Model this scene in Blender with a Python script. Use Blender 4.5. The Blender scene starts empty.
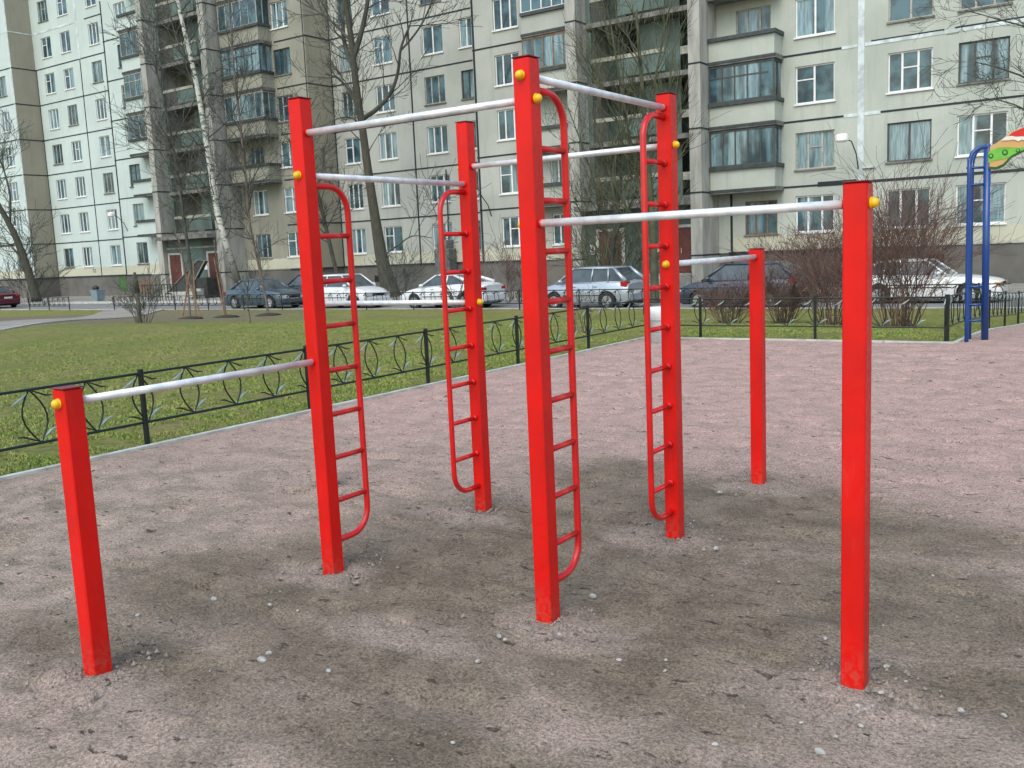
import bpy, math, random
import numpy as np
from mathutils import Vector, Matrix, noise
random.seed(7)
R = math.radians
scene = bpy.context.scene
COL = scene.collection

# ------------------------------------------------------------------ frames
F, PIT, ROL, H = 948.2, 0.1394, 0.0441, 1.65          # lens (px), pitch, roll, eye height
TH = R(-35.0)                                         # direction of the street and the long house
E = (0.819, -0.574); N = (0.574, 0.819)

def W(s, n, z=0.0):
    return Vector((s*E[0]+n*N[0], s*E[1]+n*N[1], z))

def sm(t):
    t = max(0.0, min(1.0, t)); return t*t*(3-2*t)
def zg(n):                                            # the yard falls gently towards the road
    return -0.5*sm((n-15.4)/10.6)

def at(px, py, Y):                                    # point seen at a pixel of the photo, at distance Y
    a = (px-512)/F; b = -(py-384)/F
    u = a*math.cos(ROL)+b*math.sin(ROL); v = -a*math.sin(ROL)+b*math.cos(ROL)
    d = Vector((u, math.cos(PIT)+v*math.sin(PIT), -math.sin(PIT)+v*math.cos(PIT)))
    return d*(Y/d.y)+Vector((0, 0, H))

# ------------------------------------------------------------------ mesh builder
class MB:
    def __init__(s): s.v = []; s.f = []; s.mi = []; s.m = 0
    def add(s, vs, fs):
        o = len(s.v); s.v += [tuple(x) for x in vs]
        s.f += [tuple(i+o for i in f) for f in fs]; s.mi += [s.m]*len(fs); return s
    def box(s, x0, x1, y0, y1, z0, z1, M=None):
        vs = [Vector((x, y, z)) for z in (z0, z1) for y in (y0, y1) for x in (x0, x1)]
        if M: vs = [M @ q for q in vs]
        return s.add(vs, [(0, 2, 3, 1), (4, 5, 7, 6), (0, 1, 5, 4), (2, 6, 7, 3), (0, 4, 6, 2), (1, 3, 7, 5)])
    def cbox(s, x0, x1, y0, y1, z0, z1, c):           # box with chamfered vertical and horizontal edges
        rings = []
        for z, k in ((z0, c), (z0+c, 0), (z1-c, 0), (z1, c)):
            a, b, d, e = x0+k, x1-k, y0+k, y1-k
            rings.append([(a+c, d, z), (b-c, d, z), (b, d+c, z), (b, e-c, z), (b-c, e, z), (a+c, e, z), (a, e-c, z), (a, d+c, z)])
        return s.loft(rings)
    def loft(s, rings, cap=True, closed=True):
        o = len(s.v); n = len(rings[0]); fs = []
        for r in rings: s.v += [tuple(p) for p in r]
        for i in range(len(rings)-1):
            for j in range(n if closed else n-1):
                k = (j+1) % n
                fs.append((o+i*n+j, o+i*n+k, o+(i+1)*n+k, o+(i+1)*n+j))
        if cap:
            fs.append(tuple(o+j for j in reversed(range(n))))
            fs.append(tuple(o+(len(rings)-1)*n+j for j in range(n)))
        s.f += fs; s.mi += [s.m]*len(fs); return s
    def tube(s, pts, r, k=8, cap=True):
        pts = [Vector(p) for p in pts]
        rs = r if isinstance(r, (list, tuple)) else [r]*len(pts)
        rings = []; pa = None
        for i, p in enumerate(pts):
            t = (pts[min(i+1, len(pts)-1)]-pts[max(i-1, 0)])
            if t.length < 1e-9: t = Vector((0, 0, 1))
            t.normalize()
            if pa is None:
                pa = t.cross(Vector((0, 0, 1)) if abs(t.z) < .9 else Vector((1, 0, 0)))
            pa = (pa-t*pa.dot(t)); pa.normalize(); pb = t.cross(pa)
            rings.append([p+(pa*math.cos(2*math.pi*j/k)+pb*math.sin(2*math.pi*j/k))*rs[i] for j in range(k)])
        return s.loft(rings, cap)
    def ball(s, c, r, k=10, m=7, sx=1, sy=1, sz=1):
        c = Vector(c); rings = []
        for i in range(m+1):
            a = -math.pi/2+math.pi*i/m; q = max(math.cos(a), .02)
            rings.append([c+Vector((r*sx*q*math.cos(2*math.pi*j/k), r*sy*q*math.sin(2*math.pi*j/k), r*sz*math.sin(a))) for j in range(k)])
        return s.loft(rings)
    def poly(s, pts, d):                              # planar polygon given thickness by vector d
        n = len(pts); d = Vector(d); a = [Vector(p) for p in pts]
        return s.add(a+[p+d for p in a], [tuple(range(n)), tuple(reversed(range(n, 2*n)))]+[(i, i+n, (i+1) % n+n, (i+1) % n) for i in range(n)])
    def build(s, name, mat, parent=None, smooth=False):
        me = bpy.data.meshes.new(name)
        me.from_pydata(s.v, [], s.f)
        mats = mat if isinstance(mat, (list, tuple)) else [mat]
        for m in mats: me.materials.append(m)
        if len(mats) > 1: me.polygons.foreach_set('material_index', s.mi)
        if smooth: me.polygons.foreach_set('use_smooth', [True]*len(s.f))
        me.update()
        o = bpy.data.objects.new(name, me); COL.objects.link(o)
        if parent: o.parent = parent
        return o

def fixn(o):                                          # make normals point outwards
    import bmesh
    bm = bmesh.new(); bm.from_mesh(o.data); bmesh.ops.recalc_face_normals(bm, faces=bm.faces); bm.to_mesh(o.data); bm.free(); return o

def tag(o, label=None, cat=None, group=None, kind=None):
    if label: o['label'] = label
    if cat: o['category'] = cat
    if group: o['group'] = group
    if kind: o['kind'] = kind
    return o
def thing(name, label, cat, loc=(0, 0, 0), rz=0.0, group=None):
    o = bpy.data.objects.new(name, None); COL.objects.link(o)
    o.empty_display_size = .2; o.location = loc; o.rotation_euler = (0, 0, rz)
    return tag(o, label, cat, group)
def copy_tree(o, parent=None):
    c = o.copy(); COL.objects.link(c); c.parent = parent
    for ch in list(o.children): copy_tree(ch, c)
    return c

# ------------------------------------------------------------------ materials
def nodes(name):
    m = bpy.data.materials.new(name); m.use_nodes = True
    t = m.node_tree; b = t.nodes['Principled BSDF']; return m, t, b
def mix(t, a, b, fac, mode='MIX'):
    n = t.nodes.new('ShaderNodeMix'); n.data_type = 'RGBA'; n.blend_type = mode
    for i, x in ((6, a), (7, b)):
        if isinstance(x, tuple): n.inputs[i].default_value = (*x, 1)
        else: t.links.new(x, n.inputs[i])
    if isinstance(fac, (int, float)): n.inputs[0].default_value = fac
    else: t.links.new(fac, n.inputs[0])
    return n.outputs[2]
def coord(t, kind='Object', scale=(1, 1, 1)):
    c = t.nodes.new('ShaderNodeTexCoord'); m = t.nodes.new('ShaderNodeMapping')
    m.inputs['Scale'].default_value = scale; t.links.new(c.outputs[kind], m.inputs[0]); return m.outputs[0]
def nz(t, co, scale, detail=4, rough=.55):
    n = t.nodes.new('ShaderNodeTexNoise'); n.inputs['Scale'].default_value = scale
    n.inputs['Detail'].default_value = detail; n.inputs['Roughness'].default_value = rough
    t.links.new(co, n.inputs['Vector']); return n.outputs[0]
def ramp(t, x, a, b, va=0.0, vb=1.0):
    n = t.nodes.new('ShaderNodeMapRange'); n.interpolation_type = 'SMOOTHSTEP'
    for i, q in enumerate((a, b, va, vb)): n.inputs[i+1].default_value = q
    t.links.new(x, n.inputs[0]); return n.outputs[0]
def mth(t, op, a, b=None, c=None):
    n = t.nodes.new('ShaderNodeMath'); n.operation = op
    for i, x in enumerate((a, b, c)):
        if x is None: continue
        if isinstance(x, (int, float)): n.inputs[i].default_value = x
        else: t.links.new(x, n.inputs[i])
    return n.outputs[0]
def bump(t, b, h, strength=.3, dist=.01):
    n = t.nodes.new('ShaderNodeBump'); n.inputs['Strength'].default_value = strength; n.inputs['Distance'].default_value = dist
    t.links.new(h, n.inputs['Height']); t.links.new(n.outputs[0], b.inputs['Normal'])

def simple(name, c, rough=.6, metal=0.0, var=.15, sc=3.0, c2=None, bs=0.0, bd=.01, coat=0.0, spec=.5, stretch=(1, 1, 1)):
    m, t, b = nodes(name)
    b.inputs['Roughness'].default_value = rough; b.inputs['Metallic'].default_value = metal
    b.inputs['Coat Weight'].default_value = coat; b.inputs['Specular IOR Level'].default_value = spec
    co = coord(t, 'Object', stretch); n = nz(t, co, sc, 5)
    if c2 is None: c2 = tuple(x*(1-2*var) for x in c)
    k = ramp(t, n, .35, .68)
    t.links.new(mix(t, c, c2, k), b.inputs['Base Color'])
    if bs: bump(t, b, nz(t, co, sc*8, 4), bs, bd)
    return m

M = {}
M['red'] = simple('red_paint', (.66, .004, .003), .36, 0, .06, 3.0, c2=(.55, .007, .006), bs=.10, bd=.002, coat=.22, spec=.4, stretch=(1, 1, .5))
def red_post():
    m, t, b = nodes('red_post_paint'); b.inputs['Roughness'].default_value = .45; b.inputs['Specular IOR Level'].default_value = .3; b.inputs['Coat Weight'].default_value = .12
    co = coord(t); sp = t.nodes.new('ShaderNodeSeparateXYZ'); t.links.new(co, sp.inputs[0]); z = sp.outputs[2]
    n1 = nz(t, co, 3, 5); n2 = nz(t, co, 38, 5, .7); n3 = nz(t, coord(t, 'Object', (1, 1, .15)), 30, 4, .7)
    x = mix(t, (.68, .004, .0015), (.54, .0045, .002), ramp(t, n1, .35, .68))
    x = mix(t, x, (.62, .035, .028), mth(t, 'MULTIPLY', ramp(t, n3, .56, .75), .45))
    foot = ramp(t, mth(t, 'ADD', z, mth(t, 'MULTIPLY', n2, .30)), .38, .12)
    x = mix(t, x, (.36, .12, .08), mth(t, 'MULTIPLY', foot, mth(t, 'MULTIPLY', ramp(t, n2, .42, .62), .45)))
    x = mix(t, x, (.10, .03, .02), mth(t, 'MULTIPLY', ramp(t, nz(t, co, 17, 5, .8), .70, .76), .6))
    t.links.new(x, b.inputs['Base Color']); t.links.new(ramp(t, n2, .3, .7, .38, .6), b.inputs['Roughness'])
    bump(t, b, mth(t, 'ADD', n1, mth(t, 'MULTIPLY', n3, .3)), .12, .003); return m
M['red'] = red_post()
M['redtube'] = simple('red_tube_paint', (.66, .007, .008), .33, 0, .10, 9.0, coat=.3, bs=.08, bd=.002)
M['redcap'] = simple('dark_post_cap', (.16, .02, .02), .5, 0, .2, 9.0)
M['yellow'] = simple('yellow_plastic', (.85, .50, .01), .35, 0, .05, 20)
M['galv'] = simple('galvanised_tube', (.82, .86, .89), .36, .30, .10, 14.0, c2=(.60, .66, .71), bs=.15, bd=.002)
M['navy'] = simple('seam_mastic', (.014, .024, .034), .7, 0, .2, 2.0)
M['paleseam'] = simple('pale_seam_paint', (.62, .72, .74), .7, 0, .12, 2.0, c2=(.40, .46, .46))
M['frame'] = simple('white_frame', (.78, .80, .80), .45, 0, .06, 3.0)
M['woodframe'] = simple('brown_wood_frame', (.24, .15, .08), .6, 0, .2, 5.0)
M['oldframe'] = simple('weathered_frame', (.42, .42, .38), .7, 0, .2, 5.0)
M['darkframe'] = simple('dark_balcony_frame', (.07, .08, .08), .6, 0, .2, 5.0)
M['darkcap'] = simple('dark_metal_cap', (.05, .065, .07), .55, 0, .2, 4.0)
M['slab'] = simple('balcony_slab', (.20, .205, .19), .85, 0, .25, 2.0)
M['fin'] = simple('concrete_fin', (.40, .41, .38), .9, 0, .18, .9, c2=(.26, .27, .24), stretch=(3, 3, .6), bs=.2)
M['teal'] = simple('stairwell_green_wall', (.105, .165, .15), .8, 0, .25, .8, c2=(.07, .095, .088))
M['opening_shade'] = simple('stair_opening_shade', (.018, .018, .02), .8, 0, .2, 2.0)
M['rail_pale'] = simple('pale_parapet_beam', (.36, .37, .31), .8, 0, .2, 3.0)
M['brownpanel'] = simple('brown_brick_infill', (.20, .11, .065), .8, 0, .3, 3.0, c2=(.12, .08, .06), stretch=(1, 1, 6))
M['doorred'] = simple('oxide_red_door', (.115, .032, .024), .6, 0, .2, 2.0)
M['plinth'] = simple('grey_plinth', (.15, .145, .13), .9, 0, .25, .7, c2=(.10, .105, .10), bs=.2)
M['concrete'] = simple('pale_concrete', (.46, .47, .44), .9, 0, .2, 3.0, c2=(.32, .33, .30), bs=.3)
M['kerb'] = simple('kerb_concrete', (.50, .52, .50), .9, 0, .2, 5.0, c2=(.34, .36, .33), bs=.3)
M['iron'] = simple('dark_green_iron', (.009, .018, .016), .45, .2, .2, 10.0)
M['silverleaf'] = simple('silvered_leaf', (.34, .44, .40), .4, .3, .15, 20.0)
M['bark'] = simple('dark_bark', (.085, .085, .062), .95, 0, .3, 4.0, c2=(.055, .055, .045), bs=.8, bd=.03, stretch=(3, 3, .8))
M['twig'] = simple('grey_twigs', (.085, .095, .08), .9, 0, .25, 2.0)
M['twig_g'] = simple('olive_twigs', (.105, .115, .07), .9, 0, .25, 2.0)
M['twig_r'] = simple('russet_twigs', (.15, .095, .078), .9, 0, .3, 2.0)
M['twig_p'] = simple('pinkish_twigs', (.17, .135, .115), .9, 0, .2, 2.0)
M['stake'] = simple('new_wood_stake', (.27, .17, .10), .8, 0, .2, 6.0)
M['bluepaint'] = simple('blue_paint', (.004, .050, .23), .32, 0, .08, 6.0, coat=.3)
M['tyre'] = simple('tyre_rubber', (.02, .02, .022), .8, 0, .2, 20.0)
M['rim'] = simple('alloy_rim', (.45, .47, .5), .35, .7, .1, 12.0)
M['under'] = simple('dark_underbody', (.012, .012, .013), .9, 0, .2, 8.0)
M['carglass'] = simple('car_glass', (.06, .085, .10), .06, 0, .25, 1.2, c2=(.015, .02, .025), spec=.8)
M['lampred'] = simple('red_lamp_glass', (.42, .012, .015), .2, 0, .2, 8.0, coat=.5)
M['lampclear'] = simple('clear_lamp_glass', (.70, .72, .72), .15, .2, .2, 12.0, coat=.5)
M['lampamber'] = simple('amber_lamp_glass', (.55, .27, .10), .2, 0, .2, 8.0, coat=.5)
M['plate'] = simple('number_plate', (.75, .75, .72), .5, 0, .1, 6.0)
M['chrome'] = simple('chrome', (.7, .7, .72), .2, .9, .1, 6.0)
M['binwhite'] = simple('white_bin', (.74, .78, .80), .55, 0, .08, 4.0, c2=(.56, .60, .62))
M['binline'] = simple('bin_joint', (.22, .30, .33), .6, 0, .1, 4.0)
M['binblue'] = simple('pale_blue_bin', (.22, .31, .35), .55, 0, .15, 4.0)
M['black'] = simple('black_plastic', (.02, .02, .025), .6, 0, .1, 4.0)
M['white'] = simple('white_plastic', (.85, .86, .86), .4, 0, .04, 4.0)
M['cabinet'] = simple('grey_cabinet', (.17, .185, .175), .7, 0, .2, 1.5)
M['stone'] = simple('pale_stone', (.44, .45, .43), .85, 0, .2, 40.0, c2=(.24, .245, .24), bs=.5)
M['stone_d'] = simple('grey_stone', (.22, .23, .22), .85, 0, .2, 25.0)
M['grit'] = simple('grey_grit', (.27, .245, .23), .9, 0, .3, 9.0, c2=(.12, .105, .09))
M['hole'] = simple('vent_hole', (.012, .012, .012), .9, 0, .1, 2.0)
M['board_o'] = simple('orange_board', (.62, .34, .10), .45, 0, .1, 3.0, c2=(.52, .36, .16))
M['board_g'] = simple('lime_board_paint', (.16, .50, .06), .45, 0, .12, 5.0)
M['board_dg'] = simple('dark_green_board_paint', (.02, .10, .03), .45, 0, .1, 5.0)
M['board_r'] = simple('red_board_paint', (.62, .03, .025), .45, 0, .1, 5.0)
M['board_w'] = simple('white_board_paint', (.75, .75, .70), .45, 0, .08, 5.0)
M['graf_g'] = simple('green_wall_paint', (.07, .16, .05), .8, 0, .2, 3.0)
M['graf_o'] = simple('orange_wall_paint', (.20, .13, .09), .8, 0, .2, 3.0)
M['hedge'] = simple('dark_roof_felt', (.04, .045, .04), .9, 0, .2, 3.0)

def wall_mat(name, c, dark, streak=.5):
    m, t, b = nodes(name); b.inputs['Roughness'].default_value = .92; b.inputs['Specular IOR Level'].default_value = .2
    co = coord(t); cs = coord(t, 'Object', (2.2, 2.2, .22)); cf = coord(t, 'Object', (1, 1, 1))
    big = ramp(t, nz(t, co, .35, 5), .38, .66); st = ramp(t, nz(t, cs, 1.4, 6, .65), .48, .75)
    fine = ramp(t, nz(t, cf, 14, 3), .3, .7)
    x = mix(t, c, dark, mth(t, 'MULTIPLY', big, .55))
    x = mix(t, x, dark, mth(t, 'MULTIPLY', st, streak))
    x = mix(t, x, tuple(q*.82 for q in c), mth(t, 'MULTIPLY', fine, .35))
    t.links.new(x, b.inputs['Base Color']); bump(t, b, nz(t, cf, 30, 3), .15, .01)
    return m
M['wallJ'] = wall_mat('grey_beige_panels', (.48, .525, .475), (.32, .365, .33), .6)
M['wallG'] = wall_mat('grey_stone_panels', (.455, .485, .45), (.31, .335, .31), .6)
M['wallF'] = wall_mat('shaded_weathered_panels', (.33, .335, .28), (.18, .19, .16), .75)  # darker than the other blocks: tree shade put into the brown, with weathering streaks
M['wallC'] = wall_mat('pale_panels', (.54, .645, .63), (.42, .50, .49), .5)
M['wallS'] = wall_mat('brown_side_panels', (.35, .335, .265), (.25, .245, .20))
M['base_wash'] = wall_mat('yellowish_ground_storey', (.54, .55, .44), (.40, .42, .34), .4)

def glass_mat():
    m, t, b = nodes('window_glass'); b.inputs['Roughness'].default_value = .07; b.inputs['Specular IOR Level'].default_value = .75
    oi = t.nodes.new('ShaderNodeObjectInfo'); rnd = oi.outputs['Random']
    tc = t.nodes.new('ShaderNodeTexCoord'); add = t.nodes.new('ShaderNodeVectorMath'); add.operation = 'ADD'
    cx = t.nodes.new('ShaderNodeCombineXYZ'); t.links.new(mth(t, 'MULTIPLY', rnd, 40), cx.inputs[0]); t.links.new(mth(t, 'MULTIPLY', rnd, 17), cx.inputs[2])
    t.links.new(tc.outputs['Object'], add.inputs[0]); t.links.new(cx.outputs[0], add.inputs[1])
    mp = t.nodes.new('ShaderNodeMapping'); mp.inputs['Scale'].default_value = (1, 1, .12); t.links.new(add.outputs[0], mp.inputs[0])
    cur = nz(t, mp.outputs[0], 1.6, 2, .4); fold = nz(t, mp.outputs[0], 14, 2, .5)
    mask = ramp(t, mth(t, 'ADD', cur, mth(t, 'MULTIPLY', mth(t, 'SUBTRACT', rnd, .5), .35)), .53, .66)
    curt = mix(t, (.24, .37, .41), (.13, .21, .24), ramp(t, fold, .3, .7))
    room = mix(t, (.020, .050, .065), (.07, .15, .18), ramp(t, nz(t, add.outputs[0], 1.1, 3), .4, .62))
    t.links.new(mix(t, room, curt, mask), b.inputs['Base Color'])
    return m
M['glass'] = glass_mat()

def red_wear(): pass

def gravel_mat():
    m, t, b = nodes('gravel'); b.inputs['Roughness'].default_value = .95; b.inputs['Specular IOR Level'].default_value = .15
    co = coord(t)                                      # object space: x = along street, y = away
    def blob(cx, cy, rx, ry):
        mp = t.nodes.new('ShaderNodeMapping'); mp.inputs['Location'].default_value = (-cx/rx, -cy/ry, 0); mp.inputs['Scale'].default_value = (1/rx, 1/ry, 0)
        c = t.nodes.new('ShaderNodeTexCoord'); t.links.new(c.outputs['Object'], mp.inputs[0])
        l = t.nodes.new('ShaderNodeVectorMath'); l.operation = 'LENGTH'; t.links.new(mp.outputs[0], l.inputs[0]); return l.outputs['Value']
    w = nz(t, co, .9, 5, .6); w2 = nz(t, co, 3.2, 5, .62); fine = nz(t, co, 60, 4, .7); mid = nz(t, co, 16, 5, .7)
    wob = mth(t, 'MULTIPLY', mth(t, 'SUBTRACT', w, .5), 1.5)
    wob = mth(t, 'ADD', wob, mth(t, 'MULTIPLY', mth(t, 'SUBTRACT', w2, .5), 1.7)); wob = mth(t, 'ADD', wob, mth(t, 'MULTIPLY', mth(t, 'SUBTRACT', nz(t, coord(t, 'Object', (1, 2.2, 1)), 7, 5, .7), .5), 1.2))
    wob = mth(t, 'ADD', mth(t, 'MULTIPLY', mth(t, 'SUBTRACT', w, .5), 1.0), mth(t, 'MULTIPLY', mth(t, 'SUBTRACT', w2, .5), 1.0))
    wob = mth(t, 'ADD', wob, mth(t, 'MULTIPLY', mth(t, 'SUBTRACT', nz(t, coord(t, 'Object', (1, 2.0, 1)), 7, 6, .75), .5), 1.0))
    def near(lst, soft):
        d = None
        for bl in lst:
            x = blob(*bl); d = x if d is None else mth(t, 'MINIMUM', d, x)
        return ramp(t, mth(t, 'ADD', d, mth(t, 'MULTIPLY', wob, soft)), 1.55, .50)
    wear = near(((-4.0, 3.0, .75, .5), (-1.5, 3.1, .6, .35), (-3.35, 3.45, .95, .75), (-2.75, 4.3, 1.25, 1.0), (-1.75, 3.75, .8, .75), (-2.2, 5.5, 1.2, .8), (-1.0, 4.35, 1.0, .55), (-2.75, 2.75, .75, .45), (-3.3, 5.9, .5, .5), (-1.3, 5.45, .9, .4), (-.3, 3.6, .5, .3), (-3.6, 2.2, .9, .25), (-2.0, 2.2, .8, .25)), 1.25)
    sp = t.nodes.new('ShaderNodeSeparateXYZ'); cc = t.nodes.new('ShaderNodeTexCoord'); t.links.new(cc.outputs['Object'], sp.inputs[0])
    grain = nz(t, co, 75, 6, .9); dash = nz(t, coord(t, 'Object', (1.0, 2.0, 1)), 8.5, 5, .62)
    far = ramp(t, mth(t, 'ADD', sp.outputs[1], mth(t, 'MULTIPLY', wob, 2.2)), 3.4, 8.5)
    patch = ramp(t, w2, .40, .64)
    near_c = mix(t, (.315, .256, .214), (.220, .186, .148), patch)
    pink = mix(t, near_c, mix(t, (.405, .288, .255), (.320, .240, .208), patch), far)
    soil = mix(t, (.175, .150, .112), (.120, .102, .076), ramp(t, w2, .38, .62))
    x = mix(t, pink, soil, mth(t, 'MULTIPLY', wear, .90))
    dust = near(((-3.62, 3.36, .30, .16), (-2.10, 3.36, .30, .18), (-2.75, 2.95, .38, .16), (-2.36, 4.68, .30, .20), (-3.66, 4.62, .34, .18), (-.85, 3.22, .45, .22), (-2.2, 6.05, .28, .16), (-3.45, 1.98, .3, .16)), 1.3)
    x = mix(t, x, (.33, .275, .24), mth(t, 'MULTIPLY', dust, .5))
    x = mix(t, x, (.060, .050, .042), mth(t, 'MULTIPLY', ramp(t, dash, .625, .665), .8))
    x = mix(t, x, mix(t, x, (.5, .5, .5), 1.0, 'MULTIPLY'), ramp(t, mid, .53, .68, 0, .55))
    x = mix(t, x, mix(t, x, (1.75, 1.72, 1.70), 1.0, 'MULTIPLY'), ramp(t, grain, .51, .60, 0, .9))
    x = mix(t, x, mix(t, x, (.30, .30, .30), 1.0, 'MULTIPLY'), ramp(t, grain, .49, .40, 0, .85))
    x = mix(t, x, (.52, .48, .45), mth(t, 'MULTIPLY', ramp(t, fine, .64, .72), mth(t, 'SUBTRACT', .7, mth(t, 'MULTIPLY', wear, .6))))
    t.links.new(x, b.inputs['Base Color'])
    hgt = mth(t, 'ADD', mth(t, 'ADD', mth(t, 'MULTIPLY', mid, .55), mth(t, 'MULTIPLY', ramp(t, dash, .60, .72), -.5)), mth(t, 'ADD', mth(t, 'MULTIPLY', fine, .30), mth(t, 'MULTIPLY', grain, .12)))
    bump(t, b, hgt, .7, .03)
    return m
M['gravel'] = gravel_mat()

def grass_mat():
    m, t, b = nodes('lawn_grass'); b.inputs['Roughness'].default_value = .9; b.inputs['Specular IOR Level'].default_value = .2
    co = coord(t)
    a = ramp(t, nz(t, co, .55, 6, .65), .38, .64); c = ramp(t, nz(t, co, 6, 5, .7), .42, .66); f = nz(t, co, 45, 4, .7)
    x = mix(t, (.205, .235, .055), (.290, .260, .095), a)
    x = mix(t, x, (.105, .145, .042), mth(t, 'MULTIPLY', c, .75))
    x = mix(t, x, (.30, .26, .17), mth(t, 'MULTIPLY', ramp(t, nz(t, co, 1.7, 5, .7), .60, .74), .6))
    x = mix(t, x, (.045, .06, .025), mth(t, 'MULTIPLY', ramp(t, f, .50, .70), .8)); x = mix(t, x, (.07, .075, .035), mth(t, 'MULTIPLY', ramp(t, nz(t, coord(t, 'Object', (.6, 2, 1)), 2.6, 6, .75), .56, .70), .65))
    mp = t.nodes.new('ShaderNodeMapping'); mp.inputs['Location'].default_value = (36/12, -21.5/8, 0); mp.inputs['Scale'].default_value = (1/12, 1/8, 0); t.links.new(co, mp.inputs[0])
    l = t.nodes.new('ShaderNodeVectorMath'); l.operation = 'LENGTH'; t.links.new(mp.outputs[0], l.inputs[0])
    bare = ramp(t, mth(t, 'ADD', l.outputs['Value'], mth(t, 'MULTIPLY', mth(t, 'SUBTRACT', nz(t, co, .9, 6, .7), .5), 1.6)), 1.1, .7)
    x = mix(t, x, mix(t, (.20, .175, .125), (.14, .125, .09), c), mth(t, 'MULTIPLY', bare, .85))
    t.links.new(x, b.inputs['Base Color']); bump(t, b, mth(t, 'ADD', f, nz(t, co, 14, 4)), .9, .05)
    return m
M['grass'] = grass_mat()
def blade_mat():
    m, t, b = nodes('grass_blades'); b.inputs['Roughness'].default_value = .7
    co = coord(t); x = mix(t, (.22, .30, .05), (.34, .33, .11), ramp(t, nz(t, co, 1.5, 5, .7), .42, .64))
    x = mix(t, x, (.10, .17, .045), ramp(t, nz(t, co, 25, 3), .5, .6)); t.links.new(x, b.inputs['Base Color']); return m
M['blade'] = blade_mat()
M['earth'] = simple('bare_earth', (.20, .185, .15), .95, 0, .25, .6, c2=(.13, .135, .085), bs=.5, bd=.03)
M['asphalt'] = simple('worn_asphalt', (.20, .205, .20), .85, 0, .15, .5, c2=(.145, .15, .15), bs=.3)
M['pathmat'] = simple('trodden_path', (.27, .255, .23), .95, 0, .15, .8, c2=(.20, .195, .17), bs=.4, bd=.02)
M['mulch'] = simple('dark_mulch', (.05, .045, .032), .95, 0, .2, 8.0, bs=.6)

def birch_mat():
    m, t, b = nodes('birch_bark'); b.inputs['Roughness'].default_value = .85
    co = coord(t, 'Object', (1.4, 1.4, 4.5)); n = nz(t, co, 1.6, 5, .7)
    x = mix(t, (.56, .58, .52), (.05, .05, .045), ramp(t, n, .52, .60))
    sp = t.nodes.new('ShaderNodeSeparateXYZ'); c = t.nodes.new('ShaderNodeTexCoord'); t.links.new(c.outputs['Object'], sp.inputs[0])
    x = mix(t, (.07, .065, .055), x, ramp(t, sp.outputs[2], 1.0, 4.5)); t.links.new(x, b.inputs['Base Color']); return m
M['birch'] = birch_mat()

def carpaint(name, c, rough=.3, metal=.2):
    return simple(name, c, rough, metal, .05, 2.0, coat=.6)
def letters(name, txt, size, depth, mat, parent, loc, rot):
    cu = bpy.data.curves.new(name, 'FONT'); cu.body = txt; cu.size = size; cu.extrude = depth
    o = bpy.data.objects.new(name+'_tmp', cu); COL.objects.link(o)
    dg = bpy.context.evaluated_depsgraph_get(); me = bpy.data.meshes.new_from_object(o.evaluated_get(dg))
    bpy.data.objects.remove(o)
    r = bpy.data.objects.new(name, me); me.materials.clear(); me.materials.append(mat); COL.objects.link(r)
    r.parent = parent; r.location = loc; r.rotation_euler = rot; return r

# ------------------------------------------------------------------ ground
def sheet(name, ss, ns, mat, dz=0.0, zf=zg, rot=True, kind='structure'):
    mb = MB(); vs = [(s, n, zf(n)+dz) for n in ns for s in ss]; k = len(ss)
    mb.add(vs, [(j*k+i, j*k+i+1, (j+1)*k+i+1, (j+1)*k+i) for j in range(len(ns)-1) for i in range(k-1)])
    o = mb.build(name, mat, None, True); o.rotation_euler = (0, 0, TH); o['kind'] = kind; return o
def fr(a, b, st): 
    k = max(1, int(round((b-a)/st))); return [a+(b-a)*i/k for i in range(k+1)]

SK = -7.72      # left edge of the gravel
NK = 15.28      # far edge
SR = -2.62      # right edge of the lawn island
sheet('ground', [-400, -100, -20, 20, 100, 400], [-60, -10, 0, 10, 15.4]+fr(16, 26, 1)+[29, 60, 400], M['earth'], -.12)
sheet('lawn', fr(-100, SK, 4), fr(-25, 15.4, 4)+fr(16, 26, .5)[0:]+[27, 28, 29.2], M['grass'], -.012)
sheet('lawn', fr(SK, SR, 1), fr(NK, 26, .5)+[27, 28, 29.2], M['grass'], -.012)

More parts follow.
